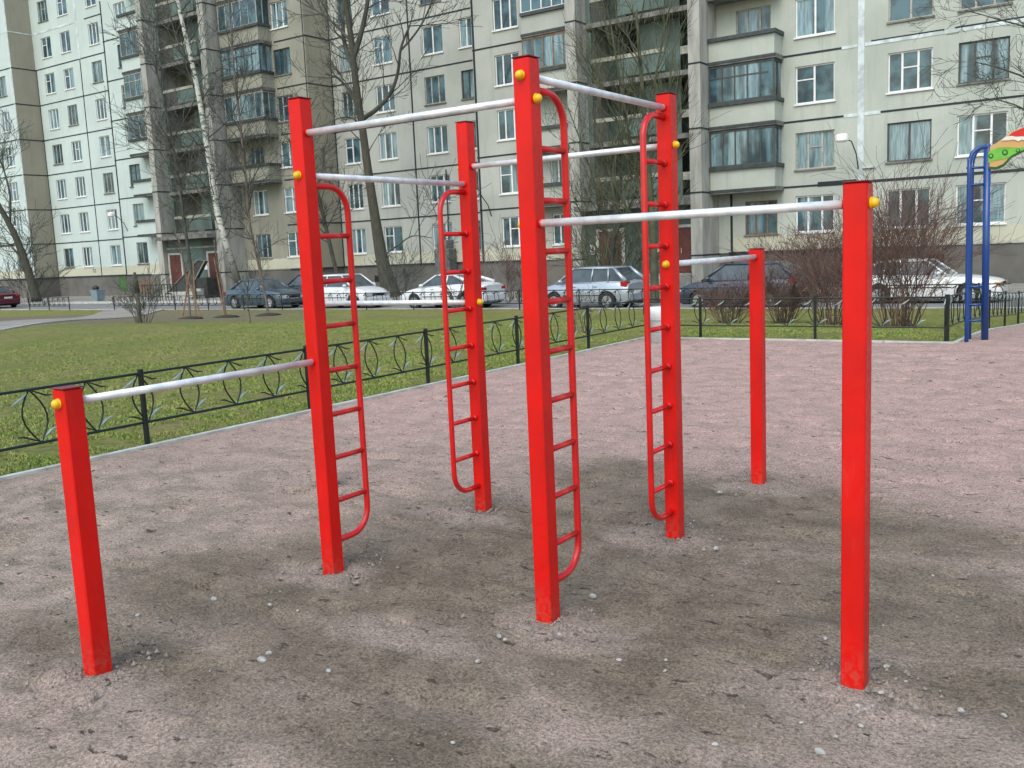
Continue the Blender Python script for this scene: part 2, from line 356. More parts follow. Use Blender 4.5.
def tuft_height(s, n):
    return 0
def gravel_fine():
    s0, s1, n0, n1, st = SK, 4.0, 0.6, NK, .05
    S = fr(s0, s1, st); Nn = fr(n0, n1, st)
    feet = [(-3.62, 3.42), (-2.35, 2.98), (-1.3, 5.05), (-1.0, 3.25), (-3.62, 4.2), (-3.6, 5.5), (-2.3, 4.3)]
    feet = []
    for k in GRID.values():
        w = gridpos(*k); feet.append((w.x*E[0]+w.y*E[1], w.x*N[0]+w.y*N[1]))
    vs = []
    for n in Nn:
        for s in S:
            e = min(1, (s-s0)/.3, (n1-n)/.3, (s1-s)/.3, (n-n0)/.3)
            h = .011*noise.noise((s*1.3, n*1.3, 0))+.010*noise.noise((s*4, n*4, 3))+.012*noise.noise((s*10, n*10, 7))
            q = noise.noise((s*2.1, n*3.4, 11))
            if q > .30: h -= (q-.30)*.10
            q = noise.noise((s*5.5, n*11, 23))
            if q > .36: h -= (q-.36)*.13
            for a, b in feet:
                d = (s-a)**2+(n-b)**2
                if d < .25: h += -.012*math.exp(-d/.006)+.012*math.exp(-((math.sqrt(d)-.15)/.06)**2)*(.6+noise.noise((s*9, n*9, 2)))-.012*math.exp(-((math.sqrt(d)-.34)/.13)**2)
            vs.append((s, n, h*max(0, e)))
    k = len(S); mb = MB()
    mb.add(vs, [(j*k+i, j*k+i+1, (j+1)*k+i+1, (j+1)*k+i) for j in range(len(Nn)-1) for i in range(k-1)])
    o = mb.build('gravel', M['gravel'], None, True); o.rotation_euler = (0, 0, TH); o['kind'] = 'structure'

# the exercise frame's own grid
X0, Y0, GA, GU, GV = -.9955, 4.8762, -.6027, 1.3504, 1.368
GRID = {'a': (0, -1), 'b': (0, 0), 'c': (1, 0), 'd': (2, 0), 'e': (0, 1), 'f': (1, 1), 'g': (1, 2), 'h': (-1.045, 1)}
def gridpos(i, j, z=0):
    c, s = math.cos(GA), math.sin(GA)
    return Vector((X0+i*GU*c-j*GV*s, Y0+i*GU*s+j*GV*c, z))
gravel_fine()
sheet('gravel', fr(4.0, 30, 2), fr(.6, NK, 1), M['gravel'])
sheet('gravel', fr(SK, 30, 2), fr(-20, .6, 2), M['gravel'])
sheet('gravel', fr(SR, 30, 2), fr(NK, 26, .5)+[27, 28, 29.2], M['gravel'])
sheet('road', fr(-160, 60, 10), [29.42, 31, 33, 35.98], M['asphalt'], 0, lambda n: -.60)
sheet('pavement', fr(-160, 60, 10), [36.12, 40, 44.5], M['pathmat'], 0, lambda n: -.50)

def kerb(name, pts, w, zt, h):
    mb = MB()
    for (a, b) in zip(pts[:-1], pts[1:]):
        d = Vector((b[0]-a[0], b[1]-a[1], 0)); L = d.length; d.normalize(); q = Vector((-d.y, d.x, 0))*w/2
        k = max(1, int(L/1.0))
        for i in range(k):
            p0 = Vector((a[0], a[1], 0))+d*(L*i/k+.004); p1 = Vector((a[0], a[1], 0))+d*(L*(i+1)/k-.004)
            rr = []
            for p in (p0, p1):
                z = zt(p.y)
                rr.append([p-q+Vector((0, 0, z-h)), p+q+Vector((0, 0, z-h)), p+q+Vector((0, 0, z)), p-q+Vector((0, 0, z))])
            mb.loft(rr)
    o = fixn(mb.build(name, M['kerb'])); o.rotation_euler = (0, 0, TH); o['kind'] = 'structure'; return o
kerb('kerb', [(SK, -6), (SK, NK), (SR, NK), (SR, 29.2)], .07, lambda n: zg(n)+.022, .15)
kerb('kerb', [(-160, 29.31), (60, 29.31)], .18, lambda n: -.485, .25)
kerb('kerb', [(-160, 36.05), (60, 36.05)], .15, lambda n: -.48, .25)
# trodden path over the left lawn
pm = MB()
lo = [(-24, 8.0), (-28.1, 14.2), (-33.5, 20.5), (-37.5, 25), (-41.5, 29.1)]
hi = [(-32, 12.0), (-34.2, 17.3), (-38.8, 22.5), (-42.5, 26), (-46.5, 29.1)]
def dens(l):
    r = []
    for (a, b) in zip(l[:-1], l[1:]):
        for i in range(6): r.append((a[0]+(b[0]-a[0])*i/6, a[1]+(b[1]-a[1])*i/6))
    return r+[l[-1]]
lo, hi = dens(lo), dens(hi); rr = []
for a, b in zip(lo, hi):
    rr.append([(a[0]+(b[0]-a[0])*t, a[1]+(b[1]-a[1])*t, zg(a[1]+(b[1]-a[1])*t)+.006) for t in (0, .25, .5, .75, 1)])
pm.loft(rr, cap=False, closed=False); o = pm.build('path', M['pathmat'], None, True); o.rotation_euler = (0, 0, TH); o['kind'] = 'structure'
kerb('kerb', [(-25.9, 11.2), (-28.1, 14.2), (-33.5, 20.5), (-37.5, 25), (-41.5, 29.1)], .10, lambda n: zg(n)+.03, .15)

# grass blades
def blades(name, regs, label):
    rng = np.random.default_rng(3); P = []
    for (s0, s1, n0, n1, cnt) in regs:
        s = rng.uniform(s0, s1, cnt); n = rng.uniform(n0, n1, cnt)
        keep = np.array([noise.noise((a*1.1, b*1.1, 5))*1.2+noise.noise((a*4, b*4, 9)) > -.15 for a, b in zip(s, n)])
        P.append(np.stack([s[keep], n[keep]], 1))
    P = np.concatenate(P); k = len(P)
    z = np.array([zg(b) for b in P[:, 1]])-.012
    a = rng.uniform(0, 6.28, k); w = rng.uniform(.004, .009, k); h = rng.uniform(.012, .038, k); l = rng.uniform(-.03, .03, (k, 2))
    V = np.zeros((k, 3, 3)); V[:, 0, 0] = P[:, 0]-np.cos(a)*w; V[:, 0, 1] = P[:, 1]-np.sin(a)*w; V[:, 1, 0] = P[:, 0]+np.cos(a)*w; V[:, 1, 1] = P[:, 1]+np.sin(a)*w
    V[:, 2, 0] = P[:, 0]+l[:, 0]; V[:, 2, 1] = P[:, 1]+l[:, 1]; V[:, 0, 2] = V[:, 1, 2] = z; V[:, 2, 2] = z+h
    me = bpy.data.meshes.new(name); me.vertices.add(3*k); me.vertices.foreach_set('co', V.ravel())
    me.loops.add(3*k); me.loops.foreach_set('vertex_index', np.arange(3*k, dtype=np.int32)); me.polygons.add(k)
    me.polygons.foreach_set('loop_start', np.arange(0, 3*k, 3, dtype=np.int32)); me.update(); me.validate()
    me.materials.append(M['blade']); o = bpy.data.objects.new(name, me); COL.objects.link(o); o.rotation_euler = (0, 0, TH)
    tag(o, label, 'grass', kind='stuff')
blades('grass', [(-7.95, SK+.015, 2, 15.3, 6000), (-9.2, SK-.04, 2, 15.3, 52000), (-11, -9.2, 2.5, 16, 34000), (-13.5, -11, 3, 17, 32000), (-17, -13.5, 4, 19, 26000), (-22, -17, 6, 22, 20000), (SK+.05, SR-.05, NK+.05, 18, 22000), (SK+.05, SR-.05, 18, 24, 14000), (-20, -8, 15.3, 24, 34000)], 'short green grass growing on the lawn behind the low iron fence')

# ------------------------------------------------------------------ the red exercise frame
fr_ = thing('pull_up_frame', 'red steel outdoor exercise frame with pull-up bars and climbing ladders on pinkish gravel', 'exercise frame', gridpos(0, 0), GA)
HP = .0415
def post(i, j, h):
    x, y = i*GU, j*GV; mb = MB()
    mb.cbox(x-HP, x+HP, y-HP, y+HP, -.25, h, .005)
    p = fixn(mb.build('post', M['red'], fr_))
    c = MB(); c.cbox(x-HP-.003, x+HP+.003, y-HP-.003, y+HP+.003, h+.001, h+.007, .002); c.build('post_cap', M['redcap'], p)
    return p
posts = {k: post(*GRID[k], h) for k, h in dict(a=1.185, b=2.441, c=2.441, d=1.83, e=2.441, f=2.441, g=1.59, h=1.42).items()}
def cap(p, x, y, z, dx, dy):
    mb = MB(); mb.tube([(x, y, z), (x+dx*.006, y+dy*.006, z)], .021, 14)
    mb.ball((x+dx*.012, y+dy*.012, z), .0185, 14, 9); mb.build('bolt_cap', M['yellow'], p, True)
def bar(k1, k2, z):
    (i, j), (k, l) = GRID[k1], GRID[k2]
    a = Vector((i*GU, j*GV, z)); b = Vector((k*GU, l*GV, z)); d = (b-a).normalized()
    mb = MB(); mb.tube([a+d*(HP+.001), b-d*(HP+.001)], .0165, 18)
    o = mb.build('pull_up_bar', M['galv'], fr_, True)
    for q, sgn in ((a, 1), (b, -1)):
        w = MB(); w.tube([q+d*sgn*(HP+.0005), q+d*sgn*(HP+.010)], [.021, .0175], 16)
        w.build('bar_collar', M['redtube'], o, True)
    cap(posts[k1], *(a-d*HP), -d.x, -d.y); cap(posts[k2], *(b+d*HP), d.x, d.y)
for k1, k2, z in (('b', 'c', 2.275), ('c', 'f', 2.37), ('e', 'f', 2.175), ('b', 'e', 2.07), ('a', 'b', 1.13), ('c', 'd', 1.76), ('f', 'g', 1.54), ('h', 'e', 1.34)):
    bar(k1, k2, z)
def ladder(k, sgn, zt, zb, zr0, zr1, cnt):
    i, j = GRID[k]; x, y = i*GU, j*GV; off = .29; rc = .13
    pts = [(x, y+sgn*HP, zt)]
    for a in range(0, 91, 15): pts.append((x, y+sgn*(off-rc+rc*math.sin(R(a))), zt-rc+rc*math.cos(R(a))))
    for a in range(0, 91, 15): pts.append((x, y+sgn*(off-rc+rc*math.cos(R(a))), zb+rc-rc*math.sin(R(a))))
    pts.append((x, y+sgn*HP, zb))
    mb = MB(); mb.tube(pts, .0165, 14)
    o = mb.build('side_ladder', M['redtube'], fr_, True)
    for q in range(cnt):
        z = zr0+(zr1-zr0)*q/(cnt-1); r = MB()
        r.tube([(x, y+sgn*(HP-.001), z), (x, y+sgn*(off), z)], .0140, 12)
        r.tube([(x, y+sgn*(HP-.001), z), (x, y+sgn*(HP+.018), z)], [.021, .014], 12)
        r.build('rung', M['redtube'], o, True)
ladder('b', 1, 2.02, .16, 1.767, .373, 7); ladder('e', -1, 2.02, .16, 1.767, .373, 7)
ladder('c', 1, 2.32, .15, 2.08, .32, 9); ladder('f', -1, 2.32, .15, 2.08, .32, 9)

# ------------------------------------------------------------------ stones on the gravel
def stone(px, py, wpx, label, mat='stone', group=None):
    a = (px-512)/F; q = at(px, py, 10.0); d = q-Vector((0, 0, H)); t = -H/d.z*1.0; w = d*t; r = wpx*w.y/F/2
    rng = random.Random(px*7+py); mb = MB(); k, m = 8, 5; rings = []
    for i in range(m+1):
        A = -math.pi/2+math.pi*i/m; c = max(math.cos(A), .15)
        rings.append([Vector((r*c*math.cos(2*math.pi*j/k)*rng.uniform(.8, 1.15), r*.75*c*math.sin(2*math.pi*j/k)*rng.uniform(.8, 1.15), r*.55*math.sin(A)*rng.uniform(.85, 1.1))) for j in range(k)])
    mb.loft(rings); o = mb.build('stone', M[mat]); o.location = (w.x, w.y, r*.2); o.rotation_euler = (rng.uniform(-.2, .2), rng.uniform(-.2, .2), rng.uniform(0, 6))
    tag(o, label, 'stone', group)
G0 = 'pale stones strewn on the gravel'
for (x, y, w, l, m) in [
    (214, 600, 10, 'flat white stone between the front left post and the left ladder post', 'stone'),
    (138, 616, 9, 'pale stone to the right of the short left post, nearest to it', 'stone'),
    (159, 619, 7, 'dark topped stone just right of the pale stone by the short left post', 'stone_d'),
    (270, 605, 6, 'small round white stone left of the foot of the left ladder post', 'stone'),
    (298, 611, 6, 'small round white stone below the foot of the left ladder post', 'stone'),
    (269, 654, 10, 'pale bluish shard in front of the left ladder post', 'stone'),
    (262, 661, 14, 'thin pale sliver lying beside a bluish shard', 'stone'),
    (282, 684, 6, 'small pale stone nearest the bluish shard on the camera side', 'stone'),
    (329, 672, 11, 'half buried pale stone midway between left ladder post and bottom edge', 'stone'),
    (478, 662, 9, 'oval white stone left of the foot of the tall centre post', 'stone'),
    (499, 637, 9, 'white chip on the left of the pair beside the tall centre post', 'stone'),
    (505, 640, 7, 'white chip on the right of the pair beside the tall centre post', 'stone'),
    (593, 597, 11, 'biggest pale stone just right of the tall centre post', 'stone'),
    (559, 635, 8, 'pale stone directly in front of the tall centre post', 'stone'),
    (619, 661, 9, 'flat pale stone alone in front right of the tall centre post', 'stone'),
    (666, 661, 7, 'small pale stone between the centre post and the front right post, upper', 'stone'),
    (665, 671, 5, 'tiny pale stone between the centre post and the front right post, lower', 'stone'),
    (716, 549, 9, 'pale stone right of the back right ladder post', 'stone'),
    (720, 493, 7, 'bluish pale stone left of the short back post', 'stone'),
    (749, 732, 8, 'dark grey round stone near the bottom edge left of the front right post', 'stone_d'),
    (715, 745, 10, 'white oblong stone near the bottom edge left of the front right post', 'stone'),
    (453, 743, 7, 'bluish stone alone near the bottom edge in the middle', 'stone'),
    (825, 639, 8, 'narrow white chip left of the front right post at shin height', 'stone'),
    (812, 671, 9, 'bluish stone left of the foot of the front right post', 'stone'),
    (828, 673, 8, 'dark stone left of the foot of the front right post', 'stone_d'),
    (886, 667, 9, 'pale stone just right of and behind the foot of the front right post', 'stone'),
    (906, 682, 6, 'small pale stone second to the right of the front right post', 'stone'),
    (881, 693, 8, 'pale stone touching the right of the front right post foot', 'stone'),
    (858, 706, 7, 'left stone of the three clustered in front of the front right post', 'stone'),
    (872, 707, 8, 'right stone of the three clustered in front of the front right post', 'stone'),
    (865, 710, 6, 'middle stone of the three clustered in front of the front right post', 'stone'),
    (861, 726, 8, 'pale stone just nearer than the cluster in front of the front right post', 'stone'),
    (801, 723, 6, 'round white pebble left in front of the front right post', 'stone'),
    (820, 753, 16, 'largest flat white stone by the bottom edge under the front right post', 'stone'),
    (836, 737, 8, 'tan stone just behind the largest flat white stone', 'stone'),
    (961, 711, 11, 'flat pale stone with dark hollow at lower right', 'stone'),
    (1004, 716, 9, 'flat whitish stone nearest the right edge of the gravel', 'stone'),
    (933, 576, 5, 'tiny white pebble right of the front right post far out on the gravel', 'stone'),
    (7, 566, 5, 'tiny white pebble at the far left of the gravel', 'stone'),
    (779, 582, 4, 'tiny pebble between the short back post and the front right post', 'stone'),
    (120, 478, 0, '', '')]:
    if w: stone(x, y, w*.85, l, m, G0)
# countless grit
def grit():
    rng = random.Random(5); mb = MB()
    for q in range(2200):
        s = rng.uniform(-6, 1.5); n = 1.8+rng.random()**1.6*6.5; r = rng.choice((.003, .004, .004, .006, .009))
        c = Vector((s, n, r*.3)); a = rng.uniform(0, 6.28)
        vs = [c+Vector((r*math.cos(a+2.09*i)*rng.uniform(.7, 1.3), r*math.sin(a+2.09*i)*rng.uniform(.7, 1.3), -r*.5)) for i in range(3)]+[c+Vector((rng.uniform(-.3, .3)*r, rng.uniform(-.3, .3)*r, r*.6))]
        mb.add(vs, [(0, 1, 3), (1, 2, 3), (2, 0, 3)])
    for k in GRID.values():
        w = gridpos(*k); fs, fn = w.x*E[0]+w.y*E[1], w.x*N[0]+w.y*N[1]
        for q in range(150):
            a = rng.uniform(0, 6.28); dd = .065+abs(rng.gauss(0, .13)); r = rng.choice((.004, .005, .007, .009, .013)); c = Vector((fs+dd*math.cos(a), fn+dd*math.sin(a), r*.3+.004))
            vs = [c+Vector((r*math.cos(a+1.57*i)*rng.uniform(.6, 1.3), r*math.sin(a+1.57*i)*rng.uniform(.6, 1.3), -r*.6)) for i in range(4)]+[c+Vector((rng.uniform(-.4, .4)*r, rng.uniform(-.4, .4)*r, r*.6))]
            mb.add(vs, [(0, 1, 4), (1, 2, 4), (2, 3, 4), (3, 0, 4)])
    o = mb.build('grit', M['grit']); o.rotation_euler = (0, 0, TH); tag(o, 'loose pale grit scattered over the gravel round the red posts', 'grit', kind='stuff')
grit()

# ------------------------------------------------------------------ low ornamental fences
def fence(label, runs, ornament=True, top=.68, bot=.22, ph=.72, off=0.0, pitch=.5125, per=4, thin=1.0, poff=0):
    root = thing('low_fence', label, 'fence', (0, 0, 0), TH); cnt = 0; cells = []
    for (a, b) in runs:
        A = Vector((a[0], a[1], 0)); B = Vector((b[0], b[1], 0)); d = (B-A); L = d.length; d.normalize()
        def P(t, z):
            q = A+d*t; return Vector((q.x, q.y, zg(q.y)+z))
        k = int(L/pitch+.01); kk = max(2, int(L/1.0)+1)
        for z in (top, bot):
            mb = MB(); mb.tube([P(L*i/(kk-1), z) for i in range(kk)], .013*thin, 6); mb.build('rail', M['iron'], root)
        i = 0
        while i <= k:
            if (i-poff) % per == 0 or (poff and i == 0):
                q = P(i*pitch, 0); mb = MB(); mb.cbox(q.x-.02, q.x+.02, q.y-.02, q.y+.02, q.z-.1, q.z+ph, .004)
                mb.build('post', M['iron'], root)
            if ornament and 0 < i*pitch < L-.05 or (ornament and i == 0):
                c = i*pitch; mb = MB(); hz = (top-bot)/2; zc = (top+bot)/2; sc = .105
                lean = .03
                for sg in (-1, 1):
                    pts = []
                    for q in range(9):
                        v = -1+2*q/8; pts.append(P(c+sg*sc*math.cos(v*math.pi/2)+lean*v*-1, zc+hz*v))
                    mb.tube(pts, .008*thin, 5)
                o = mb.build('oval_ornament', M['iron'], root); cells.append(o)
                for sg, zz in ((-1, top-.015), (1, bot+.02)):
                    p0 = P(c-sg*-lean*0+(.03 if sg > 0 else -.03)*1, zz); p1 = P(c+sg*.13, zz+(-.075 if sg < 0 else .075)); p2 = P(c+sg*.19, zz+(-.10 if sg < 0 else .10)); 
                    lf = MB(); lf.tube([p0, p1, p2], [.004, .014*thin, .003], 5); lf.build('leaf', M['silverleaf'] if thin < 1.2 else M['iron'], o)
                    p3 = P(c-sg*.11, zz+(-.05 if sg < 0 else .05)); p4 = P(c-sg*.17, zz+(-.055 if sg < 0 else .055))
                    mm = MB(); mm.tube([P(c, zz), p3, p4], [.005, .008*thin, .003], 4); mm.build('leaf', M['iron'], o)
            i += 1
    return root
fence('low dark green iron fence with oval ornaments along the left side of the gravel', [((-7.80, 3.12), (-7.80, 15.4))])
fence('low iron fence with ovals along the far end of the gravel before the bushes', [((-7.73, 15.42), (-2.75, 15.42))], pitch=.4978, poff=2)
fence('low iron fence running back to the road beside the blue ladder', [((-2.78, 15.42), (-2.78, 28.9))], ornament=True)
fence('low roadside fence on the far edge of the lawn in front of the parked cars', [((-45.4, 28.95), (-3.6, 28.95))], thin=1.5, per=5)
fence('short roadside fence section by the footpath opening, in front of the far left house entrance', [((-53.7, 28.95), (-49.6, 28.95))], thin=1.5, per=4)

# ------------------------------------------------------------------ the long panel-built house
Z0, HF = 1.1, 2.8
DOORS = ((-22.35, -18.75), (-56.1, -51.95)); SHS = -53.2
bld = thing('apartment_building', 'long prefabricated concrete apartment building with stepped fronts behind the parked cars', 'building', (0, 0, 0), TH)
TOPZ = Z0+HF*9+.6
wins = []
def facade(s0, s1, n, ops, mat, z0=Z0, z1=TOPZ, rev=.16, back=2.04, side_mat=None, lside=True, rside=True):
    mb = MB(); ss = sorted({s0, s1, *[o[0] for o in ops], *[o[1] for o in ops]}); zz = sorted({z0, z1, *[o[2] for o in ops], *[o[3] for o in ops]})
    def inop(a, b): return any(o[0]-1e-6 <= a < o[1]-1e-6 and o[2]-1e-6 <= b < o[3]-1e-6 for o in ops)
    for i in range(len(ss)-1):
        for j in range(len(zz)-1):
            if not inop(ss[i], zz[j]):
                a, b, c, d = ss[i], ss[i+1], zz[j], zz[j+1]
                mb.add([(a, n, c), (b, n, c), (b, n, d), (a, n, d)], [(0, 1, 2, 3)])
    for (a, b, c, d) in ops:
        mb.add([(a, n, c), (b, n, c), (b, n, d), (a, n, d), (a, n+rev, c), (b, n+rev, c), (b, n+rev, d), (a, n+rev, d)], [(0, 4, 5, 1), (1, 5, 6, 2), (2, 6, 7, 3), (3, 7, 4, 0)])
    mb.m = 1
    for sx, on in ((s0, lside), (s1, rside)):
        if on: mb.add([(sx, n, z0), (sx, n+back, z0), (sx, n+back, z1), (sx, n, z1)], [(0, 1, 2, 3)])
    mb.build('wall', [mat, side_mat or mat], bld)
def window(s, w, z, h, n, style=3, fm='frame', name='window', rev=.16):
    root = MB(); t = .06; y0, y1 = n+.07, n+.13
    def fb(a, b, c, d): root.box(a, b, y0, y1, c, d)
    fb(s-w/2, s-w/2+t, z, z+h); fb(s+w/2-t, s+w/2, z, z+h); fb(s-w/2+t, s+w/2-t, z, z+t); fb(s-w/2+t, s+w/2-t, z+h-t, z+h)
    ms = {1: [], 2: [0.0], 3: [-.18, .18], 4: [-.02], 5: [-.18, .18]}[style]
    for k in ms: fb(s+k*w-.04, s+k*w+.04, z+t, z+h-t)
    if style in (5,): root.box(s-w*.18+.04, s+w*.18-.04, y0+.004, y1-.004, z+h*.58, z+h*.58+.05)
    if style == 4: root.box(s-w/2+t, s-.02*w-.04, y0+.004, y1-.004, z+h*.62, z+h*.62+.05)
    o = root.build(name, M[fm], bld)
    g = MB(); g.box(s-w/2+.01, s+w/2-.01, n+.105, n+.125, z+.01, z+h-.01); g.build('glass', M['glass'], o)
    l = MB(); l.box(s-w/2-.06, s+w/2+.06, n-.07, n+.07, z-.07, z-.002); l.build('sill', M['frame' if fm == 'frame' else 'slab'], o)
    return o
def winset(cols, n, floors, h=1.55, zo=.78, rnd=None, skip=()):
    r = rnd or random.Random(int(n*10+cols[0][0]*7)); ops = []
    for f in floors:
        for c in cols:
            s, w = c[0], c[1]
            if (f, round(s, 1)) in skip: continue
            z = Z0+HF*f+zo
            if f == 0: z = Z0+.80
            st = c[2] if len(c) > 2 else r.choice((3, 3, 3, 2, 4, 5)); fm = r.choice(('frame',)*7+('oldframe', 'oldframe', 'darkframe'))
            if w < 1.2 and st != 2: st = r.choice((2, 3))
            ops.append((s-w/2, s+w/2, z, z+h)); wins.append((s, w, z, h, n, st, fm))
    return ops
# J: right-hand front block
nJ, nG = 42.3, 44.3
ops = winset([(-13.03, 1.68), (-9.17, 1.72), (-6.45, 1.82)], nJ, range(0, 5), 1.58, .72)
ops += winset([(-2.9, 1.7)], nJ, range(0, 4), 1.58, .72)
bal = []; 
for f in range(0, 5): bal.append((-16.55 if f else -16.2, -14.95 if f else -14.7, Z0+HF*f+(.72 if f else .80), Z0+HF*f+2.30))
opsJ = ops+[bal[0], bal[3], bal[4]]
for k in (3, 4): wins.append((-15.75, 1.6, bal[k][2], 1.58, nJ, 3, 'oldframe'))
wins.append((-15.45, 1.5, bal[0][2], 1.50, nJ, 3, 'woodframe'))
facade(-17.5, 12, nJ, opsJ, M['wallJ'], z0=Z0, side_mat=M['wallS'], lside=False)
# H: front block left of the middle stair
ops = winset([(-29.05, 1.55)], nJ, range(0, 7)); opsH = list(ops)
for f in (0, 1, 5): 
    a = (-26.6, -25.2, Z0+HF*f+.78, Z0+HF*f+2.33); opsH.append(a); wins.append((-25.9, 1.4, a[2], 1.55, nJ, 3, 'frame'))
facade(-31.25, -24.3, nJ, opsH, M['wallG'], side_mat=M['wallS'])
# G: recessed bay
opsG = winset([(-42.35, 1.25), (-39.4, 1.45), (-35.55, 1.5), (-33.1, 1.0, 2)], nG, range(0, 7))
facade(-43.8, -31.25, nG, opsG, M['wallG'], lside=False, rside=False)
# F: front block right of the left stair
opsF = winset([(-45.9, 1.5)], nJ, range(0, 7))
for f in range(0, 7):
    a = (-49.6, -48.2, Z0+HF*f+.78, Z0+HF*f+2.33); opsF.append(a); 
    if f in (0, 1, 2, 6): wins.append((-48.9, 1.4, a[2], 1.55, nJ, 3, 'frame' if f % 2 else 'oldframe'))
    else: opsF.pop()
facade(-50.7, -43.8, nJ, opsF, M['wallF'], side_mat=M['wallS'], lside=False)
# D, C, A
opsD = winset([(-62.1, 1.3)], nJ, range(0, 8))
facade(-64.4, -57.3, nJ, opsD, M['wallC'], side_mat=M['wallS'])
opsC = winset([(-75.2, 1.4), (-72.45, 1.35), (-68.55, 1.35)], nG, range(0, 9), skip={(8, -75.2)})
facade(-77.1, -64.4, nG, opsC, M['wallC'], lside=False, rside=False)
opsA = winset([(-78.9, 1.4)], nJ, range(0, 6))
facade(-96, -77.1, nJ, opsA, M['wallC'], side_mat=M['wallS'], lside=False)
for wd in wins: window(*wd)
# plinths, roofs
def blk(name, mat, boxes, parent=bld, sep=True):
    if sep and name in ('plinth', 'roof', 'vent', 'painted_patch', 'opening', 'parapet_rail', 'parapet'):
        for b in boxes: blk(name, mat, [b], parent, False)
        return
    mb = MB()
    for b in boxes: mb.box(*b)
    return mb.build(name, mat, parent)
blk('plinth', M['plinth'], [(-17.5, 12, nJ+.05, nJ+1, -.9, Z0), (-31.2, -24.3, nJ+.05, nJ+1, -.9, Z0), (-43.8, -31.2, nG+.05, nG+1, -.9, Z0-.002), (-50.7, -43.85, nJ+.05, nG+.5, -.9, Z0), (-64.35, -57.3, nJ+.05, nG+.5, -.9, Z0), (-77.1, -64.4, nG+.05, nG+1, -.9, Z0-.002), (-96, -77.15, nJ+.05, nG+.5, -.9, Z0)])
blk('roof', M['slab'], [(-96, 12, nG+1.2, 56, Z0-1.5, TOPZ-.3), (-17.5, 12, nJ+.1, nG+1.2, TOPZ-.6, TOPZ-.3), (-31.2, -24.3, nJ+.1, nG+1.2, TOPZ-.6, TOPZ-.3), (-50.6, -43.9, nJ+.1, nG+1.2, TOPZ-.6, TOPZ-.3), (-64.3, -57.4, nJ+.1, nG+1.2, TOPZ-.6, TOPZ-.3), (-96, -77.2, nJ+.1, nG+1.2, TOPZ-.6, TOPZ-.3)])
# vents in the plinth
blk('vent', M['hole'], [(-8.35, -7.75, nJ+.03, nJ+.06, .25, .75), (-41.2, -40.7, nG+.03, nG+.06, .1, .5)])
# seams between the wall panels
def seams(segs, mat, name='panel_seam'):
    mb = MB()
    for g in segs:
        if g[0] == 'h':
            _, a, b, z, n = g[:5]; w = g[5] if len(g) > 5 else .04
            mb.box(a, b, n-.018, n+.02, z-w, z+w)
        elif g[0] == 'v':
            _, s, n, za, zb = g[:5]; w = g[5] if len(g) > 5 else .04
            mb.box(s-w, s+w, n-.022, n+.02, za, zb)
        else:
            _, s, n0, n1, z = g; mb.box(s-.02, s+.018, n0, n1, z-.04, z+.04)
    return mb.build(name, mat, bld)
sg = []; sp = []
for f in range(0, 9):
    z = Z0+HF*f
    if f == 0:
        sg.append(('h', -17.0, -9, z, nJ, .05))
    elif f == 1:
        sg += [('h', -14.4, -12.9, z, nJ), ('h', -12.9, -11.25, z+.03, nJ, .10), ('h', -10.95, 12, z, nJ, .055)]
    elif f == 2:
        sg += [('h', -14.4, -11.8, z, nJ), ('h', -10.3, 12, z, nJ)]; sp += [('h', -11.8, -11.25, z, nJ, .07), ('h', -10.95, -10.3, z, nJ, .07)]
    else:
        sg += [('h', -14.4, -11.9, z, nJ), ('h', -10.7, -7.9, z+.10, nJ, .03), ('h', -7.5, 12, z+.11, nJ, .03)]; sp += [('h', -11.9, -11.25, z, nJ, .06), ('h', -10.95, 12, z, nJ, .07)]
    sg += [('h', -31.25, -27.5, z, nJ), ('h', -43.8, -37.35, z, nG), ('h', -37.25, -31.6, z, nG), ('h', -46.5, -43.8, z, nJ), ('d', -43.8, nJ, nG, z)]
    if f < 7: sg += [('h', -64.4, -61.3, z, nJ), ('h', -77.1, -70.75, z, nG), ('h', -70.65, -65.2, z, nG), ('h', -96, -77.1, z, nJ), ('d', -77.1, nJ, nG, z)]
    else: sp += [('h', -77.1, -70.7, z, nG, .08), ('h', -96, -77.1, z, nJ), ('d', -77.1, nJ, nG, z)]; sg += [('h', -69.6, -66, z, nG)]
sp.append(('v', -11.1, nJ, Z0+1.6, TOPZ, .13))
sg += [('v', -37.3, nG, Z0, TOPZ-.3, .05), ('v', -31.15, nJ, Z0, TOPZ-.3, .06), ('v', -43.72, nG, Z0, TOPZ-.3, .045), ('v', -43.9, nJ, Z0, TOPZ-.3, .03),
       ('v', -70.7, nG, Z0, Z0+HF*6, .045), ('v', -64.3, nJ, Z0, Z0+HF*7, .06), ('v', -77.0, nG, Z0, Z0+HF*6, .05), ('v', -16.85, nJ-.01, -.5, Z0+HF-.1, .05)]
sp.append(('v', -77.2, nJ, -.5, TOPZ-.5, .05)); sp.append(('v', -64.6, nG, Z0+HF*6, TOPZ-.5, .12)); sp.append(('v', -70.7, nG, Z0+HF*6, TOPZ-.5, .12))
def split_seams(lst, mat):
    zones = [(-200, -77.15), (-77.15, -64.45), (-64.45, -55), (-55, -43.79), (-43.79, -31.5), (-31.5, -20), (-20, 50)]
    for a, b in zones:
        q = [g for g in lst if a <= (g[1] if g[0] != 'h' else (g[1]+g[2])/2) < b]
        if q: seams(q, mat)
split_seams(sg, M['navy']); split_seams(sp, M['paleseam'])
